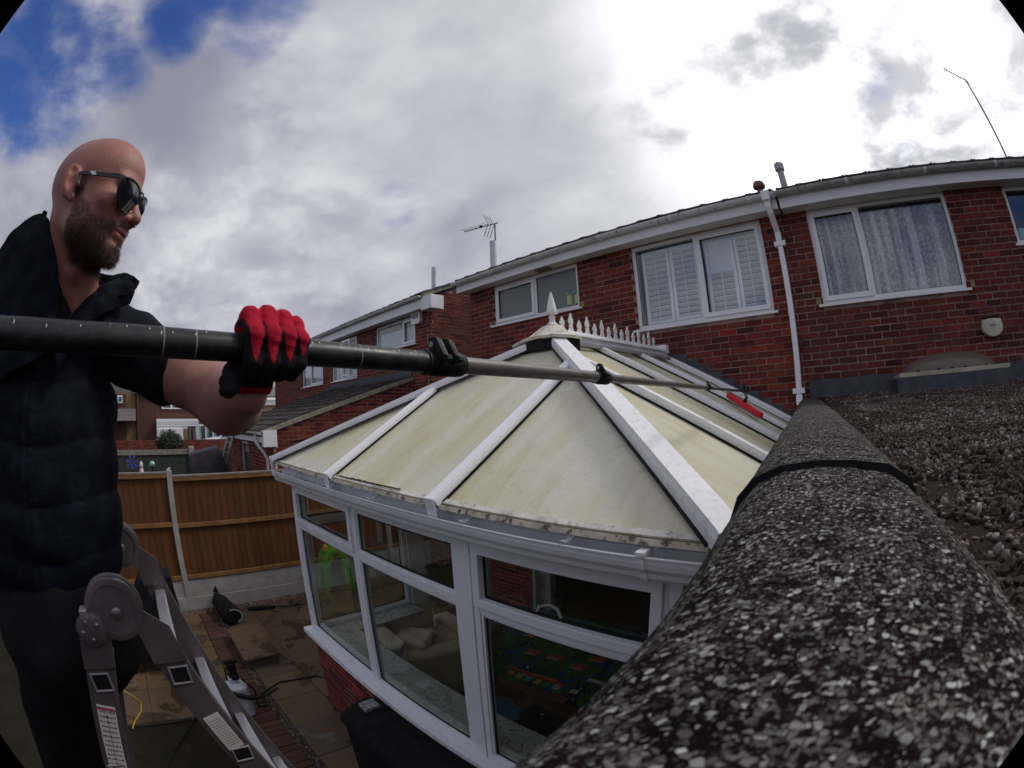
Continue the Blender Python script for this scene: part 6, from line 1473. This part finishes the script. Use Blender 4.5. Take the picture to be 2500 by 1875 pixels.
# ---- gilet
def gilet(X, Y, Z):
    s = ell(X, Y, Z, (-1.00, -.275, .00), (.140, .205, .30))
    s = smin(s, ell(X, Y, Z, (-1.0, -.28, -.20), (.125, .200, .20)), .05)
    s = smin(s, cap(X, Y, Z, (-.960, .000, .132), (-.925, -.125, .178), .066, .062), .04)
    s = smin(s, cap(X, Y, Z, (-1.0, -.47, .125), (-.94, -.31, .175), .068, .075), .05)
    s = smax(s, Z-.235, .02)
    d = np.abs(np.sin(math.pi*(Z+.035+.02*(Y+.26)+.010*np.sin(Y*19))/.105)); s = s - .008*np.power(d, .4) + .006
    s = s + .0035*np.sin(Y*46+Z*21)*np.sin(Z*33-Y*17) + .002*np.sin(Y*90-Z*40)
    zl = np.abs(Y+.255-.10*Z) - .0035                       # front zip: a raised placket with a groove
    s = smin(s, np.maximum(s-.004, np.abs(Y+.255-.10*Z)-.014), .003); s = smax(s, -np.maximum(np.abs(s)-.004, zl), .002)
    s = smax(s, -cap(X, Y, Z, (-.88, -.17, .36), (-.905, -.178, .20), .075, .035), .012)
    return s
Vg, Fg = surfnet(gilet, (-1.20, -.58, -.46), (-.78, .09, .28), .005)
MNAVY = Mat('navy_quilt', .7, 0, .10); _p = MNAVY.pos(); MNAVY.color(MNAVY.mix(MNAVY.rng(MNAVY.noise(_p, 30, 5), .35, .7), (.0035, .004, .010), (.0075, .0085, .019))); MNAVY.bump(MNAVY.math('ADD', MNAVY.noise(_p, 55, 5, .6), MNAVY.math('MULTIPLY', MNAVY.noise(_p, 600, 2), .3)), .6, .006)
sdf_mesh('gilet', Vg, Fg, MNAVY.m, pe)
def cloth_sheet(name, rows, m, thick=.011, amp=.0035):
    """a folded piece of cloth through a grid of points, with real thickness"""
    nr, nc = len(rows), len(rows[0]); pts = np.array(rows, float)
    me = bpy.data.meshes.new(name); me.from_pydata((pts.reshape(-1, 3)-np.array(wloc(pe))).tolist(), [], [(r*nc+c, r*nc+c+1, (r+1)*nc+c+1, (r+1)*nc+c) for r in range(nr-1) for c in range(nc-1)])
    me.polygons.foreach_set('use_smooth', [True]*len(me.polygons))
    o = link(me, name, m, pe); s = o.modifiers.new('sub', 'SUBSURF'); s.levels = 3; s.render_levels = 3; s.boundary_smooth = 'PRESERVE_CORNERS'
    t = bpy.data.textures.get('creases') or bpy.data.textures.new('creases', 'CLOUDS'); t.noise_scale = .035; t.noise_depth = 1
    d = o.modifiers.new('creases', 'DISPLACE'); d.texture = t; d.strength = amp*3; d.mid_level = .5; d.texture_coords = 'GLOBAL'
    k = o.modifiers.new('thick', 'SOLIDIFY'); k.thickness = thick; k.offset = 0; q = o.modifiers.new('round', 'BEVEL'); q.width = thick*.35; q.segments = 2; q.angle_limit = math.radians(50)
    return o
cloth_sheet('collar', [
  [(-.895,-.400,.255), (-.858,-.340,.320), (-.856,-.306,.352), (-.848,-.266,.362), (-.830,-.238,.322)],
  [(-.880,-.380,.205), (-.856,-.338,.262), (-.838,-.288,.262), (-.826,-.236,.262), (-.824,-.210,.268)],
  [(-.870,-.350,.130), (-.846,-.310,.170), (-.832,-.262,.172), (-.828,-.220,.180), (-.832,-.190,.205)],
  [(-.862,-.320,.060), (-.842,-.285,.080), (-.834,-.252,.085), (-.830,-.225,.095), (-.834,-.190,.130)]], MNAVY.m)
cloth_sheet('collar', [
  [(-.848,-.266,.362), (-.915,-.292,.352), (-.985,-.235,.330), (-.995,-.165,.300), (-.950,-.095,.274), (-.905,-.058,.270), (-.868,-.030,.247)],
  [(-.850,-.275,.300), (-.925,-.290,.290), (-.990,-.235,.275), (-.995,-.150,.250), (-.945,-.105,.235), (-.890,-.085,.232), (-.866,-.040,.232)],
  [(-.860,-.270,.210), (-.935,-.280,.220), (-.995,-.230,.215), (-.990,-.130,.200), (-.925,-.095,.190), (-.866,-.085,.200), (-.862,-.055,.215)]], MNAVY.m)
cloth_sheet('collar', [
  [(-.905,-.075,.256), (-.878,-.108,.232), (-.858,-.135,.205), (-.846,-.165,.165), (-.840,-.190,.115)],
  [(-.868,-.030,.247), (-.858,-.072,.222), (-.850,-.112,.195), (-.842,-.150,.150), (-.838,-.185,.095)],
  [(-.875,-.045,.205), (-.862,-.085,.190), (-.855,-.125,.165), (-.850,-.160,.120), (-.846,-.190,.075)]], MNAVY.m)
cloth_sheet('shirt_collar', [
  [(-.860,-.235,.300), (-.842,-.214,.258), (-.842,-.196,.222), (-.846,-.176,.196), (-.850,-.163,.180)],
  [(-.845,-.240,.280), (-.832,-.222,.235), (-.832,-.206,.195), (-.838,-.190,.165), (-.842,-.176,.150)]], simple('shirt_black', (.005, .005, .007), .9, spec=.15), .006, .001)
cloth_sheet('shirt_collar', [
  [(-.925,-.118,.250), (-.888,-.122,.232), (-.866,-.138,.206), (-.852,-.162,.180)],
  [(-.915,-.095,.230), (-.880,-.100,.208), (-.858,-.122,.180), (-.846,-.165,.145)]], simple('shirt_black', (.005, .005, .007), .9, spec=.15), .006, .001)
# ---- shirt: sleeve and inner collar
def shirt(X, Y, Z):
    s = chain(X, Y, Z, [Sh+[0, -.03, .0], Sh*.62+El*.38], [.072, .070], .02)
    end = Sh*.52+El*.48; dirr = (El-Sh)/np.linalg.norm(El-Sh); pl = (X-end[0])*dirr[0]+(Y-end[1])*dirr[1]+(Z-end[2])*dirr[2]
    s = smax(s, pl, .006) + .003*np.sin(X*90+Z*60)*np.sin(Y*70)
    return s
Vs, Fs = surfnet(shirt, (-1.10, -.31, .0), (-.84, .14, .32), .0045)
MSHIRT = simple('shirt_black', (.005, .005, .007), .9, spec=.15, var=.2, bump=.4, bs=500); sdf_mesh('shirt', Vs, Fs, MSHIRT, pe)
# ---- trousers
def trousers(X, Y, Z):
    s = ell(X, Y, Z, (-.99, -.28, -.42), (.14, .185, .17))
    for px_, o in ((-.915, -.02), (-1.075, .03)):
        s = smin(s, chain(X, Y, Z, [(px_, -.30+o, -.45), (px_-.0, -.42+o, -.82), (px_-.01, -.60+o, -1.30)], [.100, .078, .060], .03), .03)
    return s + .004*np.sin(Z*40+Y*25)*np.sin(Y*37+X*30)
Vr, Fr = surfnet(trousers, (-1.22, -.78, -1.36), (-.78, -.02, -.20), .009)
MTR = simple('trousers_black', (.0035, .0035, .005), .9, spec=.12, var=.2, bump=.4, bs=300); sdf_mesh('trousers', Vr, Fr, MTR, pe)
for px_, o in ((-.915, -.02), (-1.075, .03)):
    MB().loft([[(px_+dx*w_, -.58+o+dy, z_) for dx, dy in ((-1, -.09), (1, -.09), (1, .13), (.5, .19), (-.5, .19), (-1, .13))] for z_, w_ in ((-1.40, .048), (-1.375, .05), (-1.33, .045), (-1.26, .035))]).build('shoe', MBLACKR, pe, bevel=.01)
# right arm, bent down to the pole beyond the picture's edge
RS, RE, RW_ = np.array([-1.0, -.50, .10]), np.array([-.86, -.66, -.08]), np.array([-.56, -.44, .06])
def rarm(X, Y, Z): return smin(chain(X, Y, Z, [RS, RE], [.064, .052], .02), chain(X, Y, Z, [RE, RW_], [.050, .032], .02), .03)
Vq, Fq = surfnet(rarm, (-1.1, -.76, -.16), (-.50, -.36, .20), .007); sdf_mesh('right_sleeve', Vq, Fq, MSHIRT, pe)
# ---- gloves
def glove(center, e1, e2, e3, name, mirror=1):
    E = np.stack([e1, e2, e3]); cs = [-.031, -.006, .019, .040]; rs = [.0128, .0132, .0124, .0108]
    def g(a, b, c):
        a, b, c = a*mirror/.88, b/.88, c/.88
        s = ell(a, b, c, (.004, .030, .004), (.044, .015, .036))
        s = smin(s, ell(a, b, c, (.002, .040, -.030), (.034, .018, .028)), .015)
        s = smin(s, cap(a, b, c, (.002, .046, -.035), (.004, .058, -.066), .030, .031), .015)
        for ci, ri, k in zip(cs, rs, (0, .003, .001, -.004)):
            f = chain(a, b, c, [(ci*.92, .024, .026+k), (ci, -.006, .0405+k), (ci*1.0, -.0300, .0180+k*.5), (ci*.98, -.0300, -.0140), (ci*.95, -.0100, -.0310)], [ri*1.06, ri*1.05, ri*1.02, ri*.98, ri*.9], .008)
            s = smin(s, f, .0045)
        s = smax(s, -(c+.066+.15*(b-.058)), .003)
        t = chain(a, b, c, [(-.020, .034, -.018), (-.040, .016, -.034), (-.052, -.006, -.044), (-.058, -.016, -.052)], [.017, .0155, .0140, .0130], .008)
        s = smin(s, t, .006)
        s = s + .0005*np.sin(a*310+c*200)*np.sin(c*260-a*150) + .0008*np.sin(c*420+a*90)*np.exp(-((c-.012)/.012)**2) + .0008*np.sin(c*330+b*120)*(c < -.03)
        return s*.88
    V, F = surfnet(g, (-.085, -.06, -.085), (.085, .10, .075), .0017)
    a, b, c = V[:, 0]*mirror/.88, V[:, 1]/.88, V[:, 2]/.88
    redm = sstep(c, .034, .040)*sstep(b, -.03, -.018)
    for ci, ri, lo_ in zip(cs, rs, (-.014, -.016, -.012, -.004)):
        t = np.clip((c-lo_)/(.040-lo_), 0, 1); hw = ri*1.02*np.power(t, .62)
        redm = np.maximum(redm, sstep(hw - np.abs(a-ci), -.0008, .0008)*(c > lo_)*(b < .012))
    redm = np.maximum(redm, sstep(b, .012, .016)*sstep(c, -.03, -.02)*(a > -.05))
    redm = np.maximum(redm, sstep(-.052-c, 0, .002)*(b > .018))
    gap_ = np.zeros_like(redm)
    for g0 in (-.0185, .0065, .030): gap_ = np.maximum(gap_, sstep(.0018-np.abs(a-g0), -.0008, .0008)*(c < .036)*(b < .0))
    redm = redm*(1-gap_)
    nn = vnoise(V, 60)[:, None]
    C = np.array([.40, .008, .028])*(1+.15*nn)*redm[:, None] + np.array([.010, .008, .010])*(1-redm[:, None])
    m = Mat('glove_'+name, .85, 0, .15); at = m.n('ShaderNodeVertexColor'); at.layer_name = 'Col'; m.color(at.outputs[0]); m.bump(m.math('ADD', m.noise(m.pos(), 420, 3, .6), m.math('MULTIPLY', m.noise(m.pos(), 90, 4, .6), 1.5)), .8, .0022)
    return sdf_mesh('glove', V @ E + np.array(center), F, m.m, pe, C)
e1_ = np.array(pdv); e2_ = np.array([-.979, -.127, .161]); e2_ -= e1_*(e2_@e1_); e2_ /= np.linalg.norm(e2_); e3_ = np.cross(e1_, e2_); e3_ = e3_ if e3_[2] > 0 else -e3_
glove(np.array(pp(.340)), e1_, e2_, e3_, 'left')
glove(np.array(pp(-.28)), e1_, e2_, -e3_*-1, 'right', -1)
